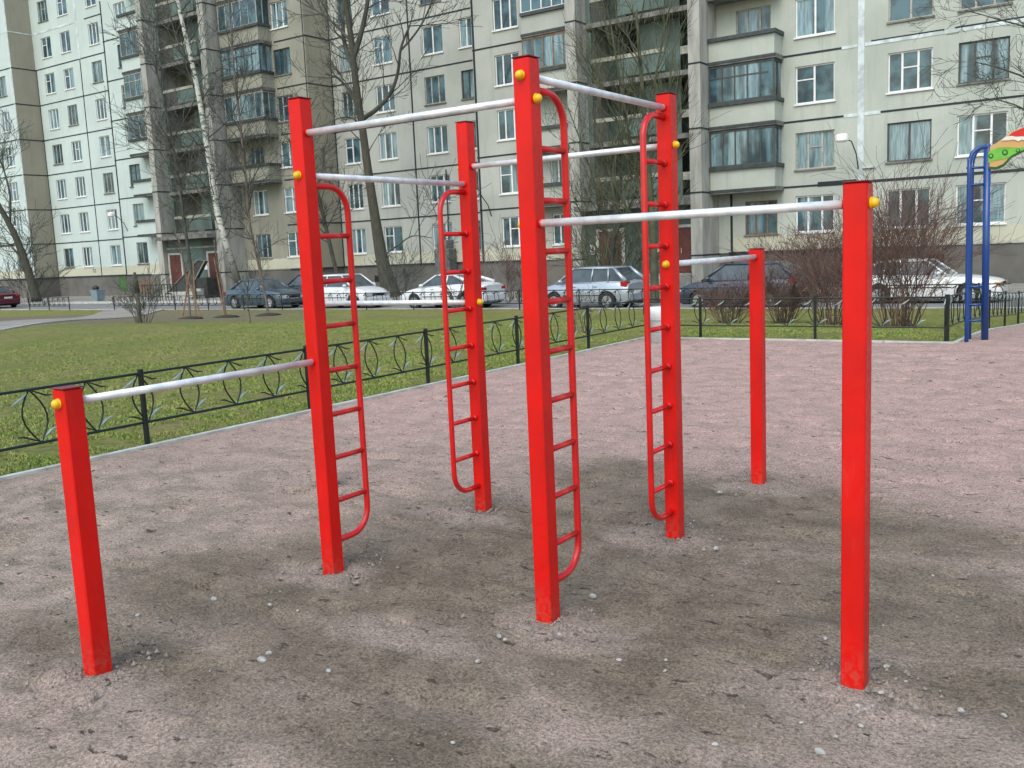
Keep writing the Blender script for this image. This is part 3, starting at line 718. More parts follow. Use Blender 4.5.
# yellowish ground storey band under the windows
for a, b, n in ((-16.78, 12, nJ), (-31.0, -24.35, nJ), (-43.65, -31.3, nG), (-50.6, -43.95, nJ), (-64.2, -57.6, nJ), (-76.9, -64.5, nG), (-96, -77.3, nJ)):
    blk('painted_band', M['base_wash'], [(a, b, n-.006, n+.01, Z0+.06, Z0+.71)])
# stair towers
def tower(sa, sb, wallm, floors=9):
    for s in (sa, sb):
        mb = MB(); mb.box(s-.28, s+.28, 40.4, nG+1.2, -.9, TOPZ+.2); f = mb.build('fin_wall', M['fin'], bld)
        for k in range(0, 9):
            z = Z0+HF*k-.02; mb = MB(); mb.box(s-.295, s+.295, 40.385, nJ, z-.035, z+.035); mb.build('seam', M['navy'], f)
    a, b = sa+.28, sb-.28; w = b-a; nb = 43.4
    blk('stair_wall', wallm, [(a, b, nb, nb+1.2, -.9, TOPZ)])
    for k in range(1, 9):
        z = Z0+HF*k-.05
        blk('landing_slab', M['slab'], [(a, b, 41.35, nb, z-.22, z)])
        blk('parapet_rail', M['rail_pale'], [(a+.25, a+w*.72, 41.38, 41.5, z+.95, z+1.13), (b-.8, b-.02, 41.38, 41.5, z+.70, z+1.05)])
        blk('parapet', M['teal'], [(a+w*.30, a+w*.72, 41.42, 41.48, z+.12, z+.93), (a, a+.25, 41.4, 41.5, z, z+2.4)])
        blk('glazed_screen', M['teal'], [(a+w*.42, a+w*.80, 42.1, 42.16, z, z+2.5)])
        blk('opening', M['opening_shade'], [(a+w*.20, a+w*.38, nb-.03, nb, z, z+2.35), (b-1.05, b-.05, nb-.04, nb, z, z+2.4)])  # flat dark sheets on the uncut wall stand in for shade inside the doorways
        if k % 2: blk('infill_panel', M['brownpanel'], [(b-1.0, b-.1, nb-.06, nb-.045, z+.0, z+1.0)])
tower(-24.02, -17.75, M['teal']); tower(-57.25, -50.95, M['wallF'])
def entrance(sa, sb, doors):
    a, b = sa+.282, sb-.282; nb = 40.75
    blk('entrance_wall', M['teal'], [(a, b, nb, nb+.6, -.9, 3.35)])
    blk('canopy', M['slab'], [(a, b, 39.7, 41.6, 3.36, 3.60)])
    blk('wall_band', M['rail_pale'], [(a, b, nb-.03, nb+.01, 2.75, 2.86)])
    for s in doors:
        mb = MB(); mb.box(s-.60, s+.60, nb-.05, nb-.012, .3, 2.35); d = mb.build('entrance_door', M['doorred'], bld)
        for q in ((s-.78, s-.61, .3, 2.5), (s+.61, s+.78, .3, 2.5), (s-.61, s+.61, 2.37, 2.5)):
            mb = MB(); mb.box(q[0], q[1], nb-.08, nb-.01, q[2], q[3]); mb.build('door_frame', M['concrete'], d)
        mb = MB(); mb.box(s-.01, s+.01, nb-.055, nb-.051, .32, 2.33); mb.build('leaf_gap', M['black'], d)
        mb = MB(); mb.box(s+.1, s+.14, nb-.11, nb-.051, 1.2, 1.42); mb.build('handle', M['chrome'], d)
        blk('notice', M['frame'], [(s-1.15, s-.85, nb-.03, nb-.005, 1.3, 1.75)])
    st = []
    for k in range(5): st.append((b-3.4, b-.05, 39.2-.32*k, 39.2-.32*(k-1) if k else nb-.01, -.9, .28-.16*k))
    blk('entrance_steps', M['concrete'], st)
entrance(-24.02, -17.75, DOORS[0]); entrance(-57.25, -50.95, DOORS[1])
# bay balconies
def balcony(s0, s1, k, glazed, n=nJ, nf=41.3, side=1, fm='darkframe', cap_mat='darkcap', pmat='wallJ'):
    z = Z0+HF*k
    mb = MB(); mb.box(s0, s1, nf, n, z+.06, z+.90); o = mb.build('balcony', M[pmat], bld)
    x = MB(); x.box(s0-.0, s1+.06, nf-.07, n-.002, z-.13, z+.058); x.build('floor_slab', M['slab'], o)
    x = MB(); x.box(s0, s1+.07, nf-.10, nf-.04, z-.06, z+.04); x.build('drip_edge', M['darkcap'], o)
    x = MB(); x.box(s0-.0, s1+.09, nf-.12, nf+.14, z+.902, z+1.06); x.box(s1-.12, s1+.09, nf+.14, n-.01, z+.902, z+1.06); x.build('cap_rail', M[cap_mat], o)
    if glazed:
        g = MB(); g.box(s0+.02, s1-.06, nf+.02, nf+.04, z+1.06, z+2.62); g.box(s1-.08, s1-.06, nf+.04, n-.01, z+1.06, z+2.62); gg = g.build('balcony_glazing', M['glass'], o)
        x = MB(); L = s1-s0; q = 5 if L > 2.6 else 4
        for i in range(q+1): 
            c = s0+.03+(L-.08)*i/q; x.box(c-.03, c+.03, nf-.005, nf+.05, z+1.06, z+2.64)
        x.box(s0, s1, nf-.01, nf+.05, z+2.56, z+2.66); x.box(s0, s1, nf-.01, nf+.05, z+1.06, z+1.12)
        x.box(s1-.07, s1-.01, nf+.05, n-.01, z+2.56, z+2.64); x.box(s1-.07, s1-.02, (nf+n)/2-.03, (nf+n)/2+.03, z+1.06, z+2.6)
        if k % 2 == 0: x.box(s0, s1-.3, nf-.008, nf+.04, z+2.10, z+2.15)
        x.build('glazing_frame', M[fm], o)
    return o
for k, g in ((1, True), (2, True), (3, False), (4, True)): balcony(-17.45, -14.45, k, g)
for k, g, fm in ((1, False, 'darkframe'), (2, False, 'frame'), (3, True, 'woodframe'), (4, True, 'frame'), (5, False, 'frame'), (6, True, 'frame')):
    balcony(-27.4, -24.32, k, g, fm=fm, pmat='wallG')
for k, g in ((2, False), (3, True), (4, True), (5, True), (6, False)): balcony(-50.4, -46.75, k, g, pmat='wallF', fm='oldframe' if k % 2 else 'darkframe')
for k, g in ((1, False), (2, False), (3, True), (4, True), (5, True), (6, False), (7, True)): balcony(-60.9, -57.55, k, g, pmat='wallC', fm='oldframe')
# things stored on a balcony, wall sign, paint marks
hn = letters('house_number', '22', .42, .004, M['black'], bld, (-35.95, nG-.012, Z0+.18), (R(90), 0, 0))
hn2 = letters('house_number', '22', .42, .004, M['black'], bld, (-71.9, nG-.012, Z0+.30), (R(90), 0, 0))
blk('painted_patch', M['graf_g'], [(-68.6, -67.5, nG+.03, nG+.048, -.1, Z0-.1)]); blk('painted_patch', M['graf_o'], [(-63.0, -61.4, nJ+.03, nJ+.048, -.2, .7)])
blk('service_pipe', M['paleseam'], [(-11.0, -10.5, nJ-.10, nJ-.02, Z0+HF+.55, Z0+HF+.62)])

# wall cabinet, lamps
cab = thing('utility_cabinet', 'tall grey utility cabinet against the house wall left of the white saloon car', 'cabinet', W(-35.1, 43.85, -.5), TH)
mb = MB(); mb.cbox(-.55, .55, -.35, .38, 0, 2.45, .03); mb.build('cabinet_body', M['cabinet'], cab)
mb = MB(); mb.cbox(-.36, .36, -.30, .38, 2.45, 2.95, .03); mb.build('cabinet_top', M['cabinet'], cab)
mb = MB(); mb.box(-.42, .42, -.375, -.352, .3, 2.1); dr = mb.build('door', M['cabinet'], cab)
mb = MB(); mb.box(.3, .34, -.40, -.376, 1.1, 1.25); mb.build('handle', M['black'], dr)
mb = MB(); mb.tube([(.1, .3, 2.9), (.1, .35, 7.0)], .035, 6); mb.build('cable', M['black'], cab)
def lamp(s, n, z, label, hook=True, hs=.17):
    o = thing('wall_lamp', label, 'wall lamp', W(s, n, z-1.2), TH, 'white lamps on wall brackets')
    mb = MB(); mb.tube([(.35, 0, 0), (.33, -.25, .6), (.25, -.7, 1.1), (.1, -.95, 1.2)], .025, 6); mb.build('bracket', M['iron'], o)
    mb = MB(); mb.cbox(-.30, .18, -1.15, -.80, 1.08, 1.42, .07); mb.build('lamp_head', M['white'], o)
lamp(-11.55, nJ-.02, Z0+HF+1.75, 'white wall lamp on a thin bracket beside the pale drain line at right')
lamp(-30.85, nJ-.02, Z0+HF*1+.85, 'white wall lamp on a bracket behind the back left ladder post')
lamp(-64.0, nJ-.02, Z0+HF+1.6, 'white wall lamp beside the dark seam of the pale left block')
lamp(-77.6, nJ-.02, Z0+HF+1.3, 'white wall lamp low on the far left block behind the leaning tree')
ram = thing('sloped_shelter', 'dark green sheet shelter with slanting edge at the left house entrance', 'shelter', W(SHS, 38.6, -.5), TH)
mb = MB(); mb.poly([(-1.5, -.3, 0), (.6, -.1, 0), (1.55, 1.0, 2.35), (.9, 1.0, 2.4)], (.08, .25, 0)); fixn(mb.build('sloping_panel', M['hedge'], ram))
mb = MB(); mb.tube([(-1.5, -.35, 0), (.95, .95, 2.45), (1.65, .95, 2.38)], .035, 6); mb.build('edge_beam', M['slab'], ram)
mb = MB(); mb.tube([(.7, -.1, 0), (1.65, .95, 2.38)], .04, 6); mb.build('edge_beam', M['rail_pale'], ram)
mb = MB(); mb.box(.8, 2.3, .5, 1.5, 0, 1.3); mb.build('dark_enclosure', M['hedge'], ram)
rl = thing('entrance_railing', 'green metal railing in front of the left house entrance', 'railing', W(-55.4, 37.4, -.5), TH)
mb = MB()
for i in range(13): mb.box(i*.3-.015, i*.3+.015, 0, .03, 0, .95)
mb.build('balusters', M['iron'], rl); mb = MB(); mb.box(-.05, 3.7, -.01, .05, .95, 1.0); mb.build('handrail', M['iron'], rl)

# ------------------------------------------------------------------ cars
def car(name, label, s_front, s_rear, n_near, paint, kind='sedan', facing=1, zr=-.60, dark=False, amber=False, width=1.72):
    L = abs(s_front-s_rear); o = thing(name, label, 'car', W((s_front+s_rear)/2, n_near+width/2, zr), TH+(0 if facing > 0 else math.pi), 'cars parked along the road')
    # local: +x = front, y = side, z up
    hl = L/2; wb = width/2
    if kind == 'sedan': prof = dict(hood=.92, hoodf=.68, belt=.93, boot=1.0, bootr=.92, roof=1.43, ws0=.21, ws1=.05, rs1=-.20, rs0=-.34)
    elif kind == 'coupe': prof = dict(hood=.90, hoodf=.64, belt=.92, boot=1.04, bootr=.98, roof=1.42, ws0=.24, ws1=.06, rs1=-.15, rs0=-.38)
    elif kind == 'hatch': prof = dict(hood=.96, hoodf=.72, belt=.98, boot=1.02, bootr=.98, roof=1.53, ws0=.27, ws1=.10, rs1=-.34, rs0=-.47)
    else: prof = dict(hood=.88, hoodf=.70, belt=.90, boot=.95, bootr=.9, roof=1.40, ws0=.16, ws1=.03, rs1=-.30, rs0=-.42)
    P = prof; xw = (.305*L, -.285*L); rw = .315; arch = .37
    def ztop(x):
        t = x/L
        if t > P['ws0']: k = (t-P['ws0'])/(.5-P['ws0']); return P['hood']+(P['hoodf']-P['hood'])*k**1.8
        if t < P['rs0']: k = (P['rs0']-t)/(.5+P['rs0']); return P['boot']+(P['bootr']-P['boot'])*k
        k = (P['ws0']-t)/(P['ws0']-P['rs0']); return P['hood']+(P['boot']-P['hood'])*k
    def wid(x):
        t = abs(x)/hl; return wb*(1-.16*t**5) if x > 0 else wb*(1-.11*t**6)
    xs = sorted(set([-hl+L*i/56 for i in range(57)]+[xw[0]+q for q in (-arch, arch, 0)]+[xw[1]+q for q in (-arch, arch, 0)]))
    rings = []
    for x in xs:
        zb = .20
        tt = abs(x)/hl
        if tt > .93: zb = .20+.10*((tt-.93)/.07)
        for c in xw:
            d = abs(x-c)
            if d < arch: zb = max(zb, rw-.01+math.sqrt(arch*arch-d*d)*.98)
        zt = ztop(x)-(.06*((tt-.95)/.05) if tt > .95 else 0); w = wid(x); zm = min(max(zb+.02, .60), zt-.16); zb2 = min(zb, zt-.2)
        rings.append([(x, -w*.97, zb2), (x, -w, max(zb2+.01, zm-.18)), (x, -w*1.0, zm), (x, -w*.965, zt-.10), (x, -w*.90, zt-.03), (x, -w*.55, zt+.005), (x, 0, zt+.015), (x, w*.55, zt+.005), (x, w*.90, zt-.03), (x, w*.965, zt-.10), (x, w*1.0, zm), (x, w, max(zb2+.01, zm-.18)), (x, w*.97, zb2)])
    mb = MB(); mb.loft(rings); body = fixn(mb.build('body', paint, o, True))
    try:
        body.data.set_sharp_from_angle(angle=R(40))
    except Exception: pass
    # cabin
    zb = P['belt']; zr_ = P['roof']; wr = wb*.74; wbt = wb*.90
    A = [Vector((P['ws0']*L+.05, 0, zb-.03)), Vector((P['ws1']*L, 0, zr_-.04)), Vector((P['rs1']*L, 0, zr_-.05)), Vector((P['rs0']*L-.02, 0, P['boot']-.02))]
    def pt(i, sg, ins=0.0):
        w = (wbt, wr, wr, wbt*.97)[i]-ins; return Vector((A[i].x, sg*w, A[i].z))
    mb = MB(); c = .0
    cab_v = [pt(i, sg, .015) for sg in (-1, 1) for i in range(4)]
    mb.add(cab_v, [(0, 1, 2, 3), (7, 6, 5, 4), (0, 4, 5, 1), (3, 2, 6, 7), (1, 5, 6, 2)]); g = fixn(mb.build('windows', M['carglass'], o))
    # roof skin (curved), pillars
    rr = []
    for i in range(9):
        t = i/8; x = A[1].x+(A[2].x-A[1].x)*t; zc = zr_-.04+.045*math.sin(math.pi*(.1+.8*t))-.01*t
        if i == 0 : zc = zr_-.035
        if i == 8: zc = zr_-.045
        rr.append([(x, -wr-.015, zc-.025), (x, -wr*.8, zc+.015), (x, 0, zc+.03), (x, wr*.8, zc+.015), (x, wr+.015, zc-.025), (x, 0, zc-.03)])
    mb = MB(); mb.loft(rr); fixn(mb.build('roof', paint, o, True))
    pp = MB()
    for sg in (-1, 1):
        pp.tube([pt(0, sg), pt(1, sg)], [.045, .032], 6); pp.tube([pt(1, sg), pt(2, sg)], .03, 6); pp.tube([pt(3, sg), pt(2, sg)], [.10 if kind != 'sedan' else .07, .05], 6)
        pp.tube([pt(0, sg)+Vector((0, 0, 0)), pt(3, sg)], .022, 6)
        xm = (P['ws0']+P['rs0'])/2*L-.02; pp.tube([(xm, sg*wbt, zb), (xm-.05, sg*wr, zr_-.04)], .03, 6)
        if kind in ('hatch', 'old'): xm = P['rs1']*L*.75-.1; pp.tube([(xm-.05, sg*wbt, zb), (xm, sg*wr, zr_-.04)], .03, 6)
    pp.build('pillars', paint, o, True)
    # wheels
    for cx in xw:
        for sg in (-1, 1):
            y = sg*(wb-.10)
            mb = MB(); mb.tube([(cx, y-.10, rw), (cx, y-.085, rw), (cx, y+.085, rw), (cx, y+.10, rw)], [rw-.03, rw, rw, rw-.03], 22); wl = mb.build('wheel', M['tyre'], o)
            mb = MB(); yy = y+sg*.102
            mb.tube([(cx, yy-sg*.02, rw), (cx, yy, rw)], [.205, .195], 20)
            for q in range(6):
                a = q*math.pi/3; mb.tube([(cx, yy+sg*.004, rw), (cx+.19*math.cos(a), yy+sg*.004, rw+.19*math.sin(a))], .022, 5)
            mb.build('rim', M['rim'], wl)
    mb = MB(); mb.box(-hl*.93, hl*.93, -wb*.8, wb*.8, .17, .5); mb.box(-hl*.8, hl*.8, -wb*.78, wb*.78, .45, .62); mb.build('underbody', M['under'], o)
    # lamps, plates, bumpers, handles, mirrors
    for sg in (-1, 1):
        yF = sg*wid(hl*.97)*.74
        mb = MB(); mb.cbox(hl-.20, hl+.010, yF-.20, yF+.20, P['hoodf']-.20, P['hoodf']-.05, .02); h = mb.build('headlight', M['lampamber' if amber else 'lampclear'], o)
        mb = MB(); sy = sg*(wid(-hl*.97)-.13)
        if kind == 'hatch': mb.cbox(-hl+.02, -hl+.30, sy-.15, sy+.15, .80, 1.02, .03)
        else: mb.cbox(-hl-.012, -hl+.26, sy-.18, sy+.135, .72, .87, .03)
        mb.build('tail_light', M['lampred'], o)
        for xm in (.08*L, -.16*L):
            mb = MB(); mb.cbox(xm-.09, xm+.09, sg*wb*.985-.02, sg*wb*.985+.02, .82, .85, .008); mb.build('door_handle', M['under'] if dark else paint, o)
        mb = MB(); mb.ball((P['ws0']*L-.22, sg*(wb+.08), zb+.06), .10, 10, 6, 1.0, 1.0, .7); mb.build('wing_mirror', paint if not dark else M['under'], o, True)
        # door gaps
        mb = MB()
        for xm in (.17*L, -.03*L, -.21*L):
            mb.box(xm-.006, xm+.006, sg*(wb*.995)-.012, sg*(wb*.995)+.006, .42, .76)
        mb.box(-.22*L, .20*L, sg*(wb)-.012, sg*(wb)+.010, .50, .53); mb.build('door_trim', M['under'], o)
    mb = MB(); mb.box(hl-.02, hl+.014, -.26, .26, .38, .49); mb.build('number_plate', M['plate'], o)
    mb = MB(); mb.box(-hl-.02, -hl+.02, -.26, .26, .62 if kind != 'hatch' else .55, .73 if kind != 'hatch' else .66); mb.build('number_plate', M['plate'], o)
    mb = MB(); mb.cbox(hl-.16, hl+.03, -wb*.80, wb*.80, .27, .50, .04); mb.build('bumper', paint if not dark else M['under'], o)
    mb = MB(); mb.cbox(-hl-.04, -hl+.16, -wb*.84, wb*.84, .28, .58, .04); mb.build('bumper', paint, o)
    mb = MB(); mb.box(hl-.1, hl+.006, -.42, .42, P['hoodf']-.17, P['hoodf']-.06); mb.build('grille', M['under'], o)
    return o
PW = carpaint('white_car_paint', (.66, .70, .73), .25, 0); PS = carpaint('silver_blue_paint', (.40, .46, .52), .3, .5)
PD = carpaint('slate_blue_paint', (.05, .065, .095), .25, .4); PT = carpaint('steel_blue_paint', (.075, .115, .145), .28, .4)
PR = carpaint('dark_red_paint', (.10, .012, .03), .25, .3); PK = carpaint('near_black_paint', (.03, .034, .038), .3, .3); PO = carpaint('ivory_paint', (.66, .69, .68), .35, 0)
car('parked_car', 'steel blue saloon with its nose to the right, beside the birch', -34.4, -38.7, 30.5, PT, 'sedan', 1)
car('parked_car', 'white hatchback parked behind the left red ladder post', -29.0, -33.0, 30.5, PW, 'hatch', 1)
car('parked_car', 'white saloon with rounded tail and red rear lights between the two left ladders', -27.0, -22.6, 30.4, PW, 'coupe', -1)
car('parked_car', 'silver blue estate with its tail to the right, behind the centre ladder', -19.7, -15.9, 30.0, PS, 'hatch', -1)
car('parked_car', 'dark blue hatchback behind the short back post and the brown bushes', -14.0, -9.8, 30.0, PD, 'hatch', -1)
car('parked_car', 'old white saloon parked behind the tall leafless bush near the blue ladder', -4.35, -8.9, 32.4, PO, 'old', 1, amber=True)
car('parked_car', 'dark red car cut off by the left edge of the picture', -66.2, -62.0, 31.2, PR, 'sedan', -1)
car('parked_car', 'black car in the second row behind the steel blue saloon', -38.4, -34.3, 33.6, PK, 'hatch', -1)

# ------------------------------------------------------------------ trees and shrubs
def limbpts(pts, Y, dY=0):
    r = []
    for i, q in enumerate(pts):
        r.append(at(q[0], q[1], Y+dY*i/max(1, len(pts)-1)))
    return r
def smoothp(p, r, k=4):
    P = []; Rr = []
    for i in range(len(p)-1):
        p0 = p[max(i-1, 0)]; p1 = p[i]; p2 = p[i+1]; p3 = p[min(i+2, len(p)-1)]
        for j in range(k):
            t = j/k; P.append(.5*((2*p1)+(-p0+p2)*t+(2*p0-5*p1+4*p2-p3)*t*t+(-p0+3*p1-3*p2+p3)*t**3)); Rr.append(r[i]+(r[i+1]-r[i])*t)
    return P+[p[-1]], Rr+[r[-1]]
def grow(mb, rng, p, d, L, r, depth, up=.25, kids=3, spread=.7, minr=.006):
    k = 4; pts = [p]; dd = d.normalized()
    for i in range(k):
        dd = (dd+Vector((rng.gauss(0, .16), rng.gauss(0, .16), rng.gauss(0, .12)+up*.22))).normalized(); pts.append(pts[-1]+dd*L/k)
    rs = [max(minr, r*(1-.75*i/k)) for i in range(k+1)]
    mb.tube(pts, rs, 3 if r < .02 else 4, cap=False)
    if depth <= 0: return
    for q in range(kids):
        t = rng.uniform(.25, 1.0); i = min(k-1, int(t*k)); b = pts[i].lerp(pts[i+1], t*k-i)
        ax = dd.cross(Vector((rng.gauss(0, 1), rng.gauss(0, 1), rng.gauss(0, 1)))).normalized()
        nd = (Matrix.Rotation(rng.uniform(.35, 1.0)*spread*1.3, 3, ax) @ dd)
        grow(mb, rng, b, nd, L*rng.uniform(.45, .75), max(minr, r*.5), depth-1, up, kids, spread, minr)
def tree(name, label, cat, trunk, radii, Y, limbs, bark, twm, seed, dens=26, L=2.2, depth=3, kids=3, up=.3, minr=.007, tw_from=.3, spread=.8, group=None, tr=.035):
    rng = random.Random(seed); p, r = smoothp(limbpts(trunk, Y), radii); base = Vector((p[0].x, p[0].y, p[0].z))
    root = thing(name, label, cat, base, 0, group)
    mb = MB(); tp = [q-base for q in p]; tp = [tp[0]-Vector((0, 0, .3))]+tp; mb.tube(tp, [r[0]*1.15]+r, 12); mb.build('trunk', bark, root, True)
    br = MB(); paths = [(tp[1:], r, tw_from)]
    for li in limbs:
        pts, r0, r1, dY = li[:4]
        lp = limbpts(pts, Y, dY); q, rr = smoothp(lp, [r0+(r1-r0)*i/(len(lp)-1) for i in range(len(lp))]); q = [v-base for v in q]
        br.tube(q, rr, 7); paths.append((q, rr, .15))
    tot = sum(sum((a[i+1]-a[i]).length for i in range(len(a)-1)) for a, _, _ in paths)
    for a, rr, t0 in paths:
        Lp = sum((a[i+1]-a[i]).length for i in range(len(a)-1)); cnt = int(dens*Lp/tot+.5)
        for c in range(cnt):
            t = rng.uniform(t0, 1.0)*(len(a)-1); i = min(len(a)-2, int(t)); b = a[i].lerp(a[i+1], t-i); dd = (a[i+1]-a[i]).normalized()
            ax = dd.cross(Vector((rng.gauss(0, 1), rng.gauss(0, 1), rng.gauss(0, 1)))).normalized()
            nd = Matrix.Rotation(rng.uniform(.5, 1.2)*spread, 3, ax) @ dd
            grow(br, rng, b, nd, L*rng.uniform(.6, 1.25), min(tr, rr[min(i, len(rr)-1)]*.6), depth, up, kids, spread, minr)
    br.build('branches', twm, root); return root

tree('bare_tree', 'tall thick-trunked leafless tree leaning left behind the white hatchback', 'tree',
     [(393, 300), (383, 264), (375, 217), (368, 170), (362, 125), (356, 85), (352, 45), (346, 5), (340, -40), (334, -90)], [.55, .35, .26, .22, .19, .18, .16, .13, .10, .06], 51,
     [([(364, 118), (378, 108), (391, 92), (398, 72), (401, 48), (410, 25)], .13, .05, -2), ([(401, 50), (412, 38), (424, 20), (436, -8)], .06, .04, -1), ([(360, 112), (350, 92), (338, 78), (325, 74)], .10, .03, 1),
      ([(354, 70), (345, 45), (343, 15), (345, -25)], .14, .07, 2), ([(353, 60), (362, 30), (368, 0), (372, -40)], .16, .08, -1), ([(375, 262), (398, 245), (413, 236), (432, 238)], .05, .02, -2), ([(362, 128), (352, 118), (340, 118), (330, 122)], .05, .03, 1), ([(350, 40), (330, 20), (310, 5), (290, -20)], .08, .03, 2)],
     M['bark'], M['twig'], 11, 60, 2.6, 2, 4, .35, .011, .35)
tree('birch', 'white-barked birch leaning left behind the steel blue saloon', 'tree',
     [(243, 301), (234, 268), (225, 240), (216, 205), (210, 165), (204, 128), (198, 92), (189, 50), (180, 12), (170, -40)], [.22, .19, .17, .16, .15, .14, .13, .115, .10, .06], 53,
     [([(198, 98), (184, 60), (174, 30), (165, -10)], .06, .03, 1), ([(222, 232), (205, 200), (186, 178), (170, 160)], .045, .02, 1), ([(206, 140), (228, 120), (240, 95), (248, 60)], .04, .02, -1)],
     M['birch'], M['twig'], 5, 44, 2.4, 2, 4, .1, .010, .2)
tree('bare_tree', 'thin pale young tree just left of the left ladder post', 'tree',
     [(266, 300), (258, 262), (250, 225), (246, 180), (241, 130), (236, 90), (232, 45), (228, -10)], [.07, .065, .06, .058, .055, .05, .04, .03], 50,
     [([(247, 190), (262, 160), (270, 130)], .03, .015, 1), ([(250, 220), (236, 195), (228, 165)], .03, .015, -1)],
     M['twig_p'], M['twig'], 8, 40, 2.0, 2, 4, .3, .009, .15)
tree('bare_tree', 'slim dark leafless tree slanting between the left ladder and its post', 'tree',
     [(342, 290), (334, 262), (326, 228), (318, 195), (308, 160), (298, 120)], [.12, .11, .10, .09, .07, .04], 51,
     [([(326, 230), (338, 205), (345, 180)], .04, .02, 1)], M['bark'], M['twig'], 21, 26, 1.9, 2, 4, .3, .010, .3)
tree('bare_tree', 'dark leafless tree with leaning trunk at the far left edge', 'tree',
     [(36, 297), (27, 268), (17, 240), (6, 218), (-6, 196), (-20, 160)], [.32, .27, .22, .18, .15, .1], 66,
     [([(18, 242), (6, 246), (-8, 240)], .08, .03, 0), ([(25, 262), (14, 250), (2, 236)], .07, .03, 1), ([(10, 222), (10, 195), (4, 170), (2, 150)], .09, .03, 0)],
     M['bark'], M['twig'], 31, 34, 2.8, 2, 5, .3, .013, .1)
tree('bare_tree', 'many-stemmed leafless tree before the middle stairwell, behind the back right ladder', 'tree',
     [(655, 304), (654, 262), (652, 215), (648, 165), (644, 110), (640, 60), (636, 10)], [.19, .15, .13, .11, .09, .07, .05], 37,
     [([(654, 250), (640, 190), (628, 130), (618, 70), (610, 20)], .08, .03, 1), ([(653, 230), (662, 170), (668, 110), (672, 50)], .07, .03, -1), ([(652, 215), (632, 150), (606, 100), (588, 60)], .06, .02, 1), ([(654, 262), (628, 210), (604, 160), (592, 110)], .06, .02, -1), ([(646, 130), (655, 80), (665, 30), (675, -20)], .05, .02, 0)],
     M['twig_g'], M['twig_g'], 41, 72, 2.1, 2, 4, .6, .0065, .15, .7)
tree('bare_tree', 'low leafless tree with curving boughs between the centre ladder and the stairwell doors', 'tree',
     [(612, 302), (612, 270), (614, 235), (618, 200), (624, 160)], [.12, .10, .08, .06, .04], 38.2,
     [([(612, 260), (600, 215), (592, 175), (580, 140), (568, 108)], .05, .02, 1), ([(613, 240), (628, 210), (640, 180)], .05, .02, -1), ([(612, 275), (592, 240), (582, 215)], .04, .02, 0)],
     M['twig'], M['twig_g'], 43, 60, 1.8, 2, 4, .45, .0065, .1, .8)
tree('bare_tree', 'dark forked leafless tree by the wall right of the blue ladder', 'tree',
     [(990, 290), (993, 268), (1001, 250), (1005, 232), (1007, 210), (1004, 190)], [.11, .10, .085, .07, .06, .04], 40,
     [([(1006, 228), (1020, 226), (1036, 222)], .05, .02, 0), ([(1004, 240), (1016, 236), (1030, 232)], .03, .015, -1), ([(1003, 190), (1000, 170), (1004, 150)], .03, .015, 0)], M['bark'], M['twig'], 51, 34, 1.5, 2, 4, .2, .008, .2)
tree('bare_tree', 'thin crooked leafless tree seen between the uprights of the blue ladder', 'tree',
     [(991, 291), (986, 262), (980, 240), (975, 222), (967, 205)], [.10, .09, .07, .055, .035], 40.5,
     [([(976, 226), (972, 205), (973, 185)], .04, .02, 0), ([(982, 245), (968, 228), (955, 214)], .035, .015, 0)], M['bark'], M['twig'], 52, 34, 1.4, 2, 4, .2, .008, .2)
tree('bare_tree', 'leafless tree whose twigs reach in from the top right corner', 'tree',
     [(1080, 330), (1078, 260), (1074, 180), (1066, 110), (1058, 40), (1050, -30)], [.22, .18, .15, .12, .09, .05], 28,
     [([(1074, 170), (1045, 125), (1015, 105), (985, 98)], .04, .012, 1), ([(1070, 130), (1035, 85), (1005, 70), (975, 62)], .04, .012, -1), ([(1062, 60), (1030, 30), (1000, 20), (965, 10)], .035, .012, 1), ([(1076, 200), (1050, 170), (1030, 150), (1012, 140)], .035, .012, 0)],
     M['bark'], M['twig'], 61, 60, 1.1, 2, 4, .15, .006, .35)
tree('bare_tree', 'fine-twigged leafless tree against the shaded left stairwell', 'tree',
     [(196, 300), (190, 262), (184, 220), (178, 175), (170, 130), (160, 85), (150, 50)], [.13, .11, .09, .08, .07, .05, .03], 60,
     [([(180, 190), (165, 160), (150, 140)], .04, .02, 1), ([(186, 230), (206, 195), (222, 170)], .04, .02, 1), ([(172, 140), (190, 110), (200, 80)], .04, .02, 0)], M['twig'], M['twig'], 71, 56, 2.6, 2, 4, .3, .011, .2)

def shrub(label, px, py, Y, w, h, stems, mat, seed, name='bare_bush', cat='bush', minr=.005, kids=3, depth=1, r0=.012, group='leafless bushes on the lawn and verge'):
    rng = random.Random(seed); b = at(px, py, Y); nn = b.x*N[0]+b.y*N[1]; b.z = zg(nn) if nn < 29.3 else -.5
    mb = MB()
    for i in range(stems):
        a = rng.uniform(0, 6.28); q = math.sqrt(rng.random()); tip = Vector((math.cos(a)*q*w/2, math.sin(a)*q*w/2, h*rng.uniform(.55, 1.0)*(1-.25*q)))
        st = Vector((math.cos(a)*q*w*.16, math.sin(a)*q*w*.16, -.05)); d = (tip-st)
        grow(mb, rng, st, d, d.length*.95, r0, depth, .1, kids, .55, minr)
    o = mb.build(name, mat); o.location = b; tag(o, label, cat, group); return o
shrub('tall dense reddish brown leafless bush just right of the front right post', 898, 324, 18.9, 1.9, 2.75, 58, M['twig_r'], 1, r0=.011, kids=4, depth=2, minr=.0035)
shrub('reddish brown leafless bush just left of the front right post', 832, 318, 21.5, 1.9, 2.2, 46, M['twig_r'], 2, r0=.011, kids=3, depth=2, minr=.004)
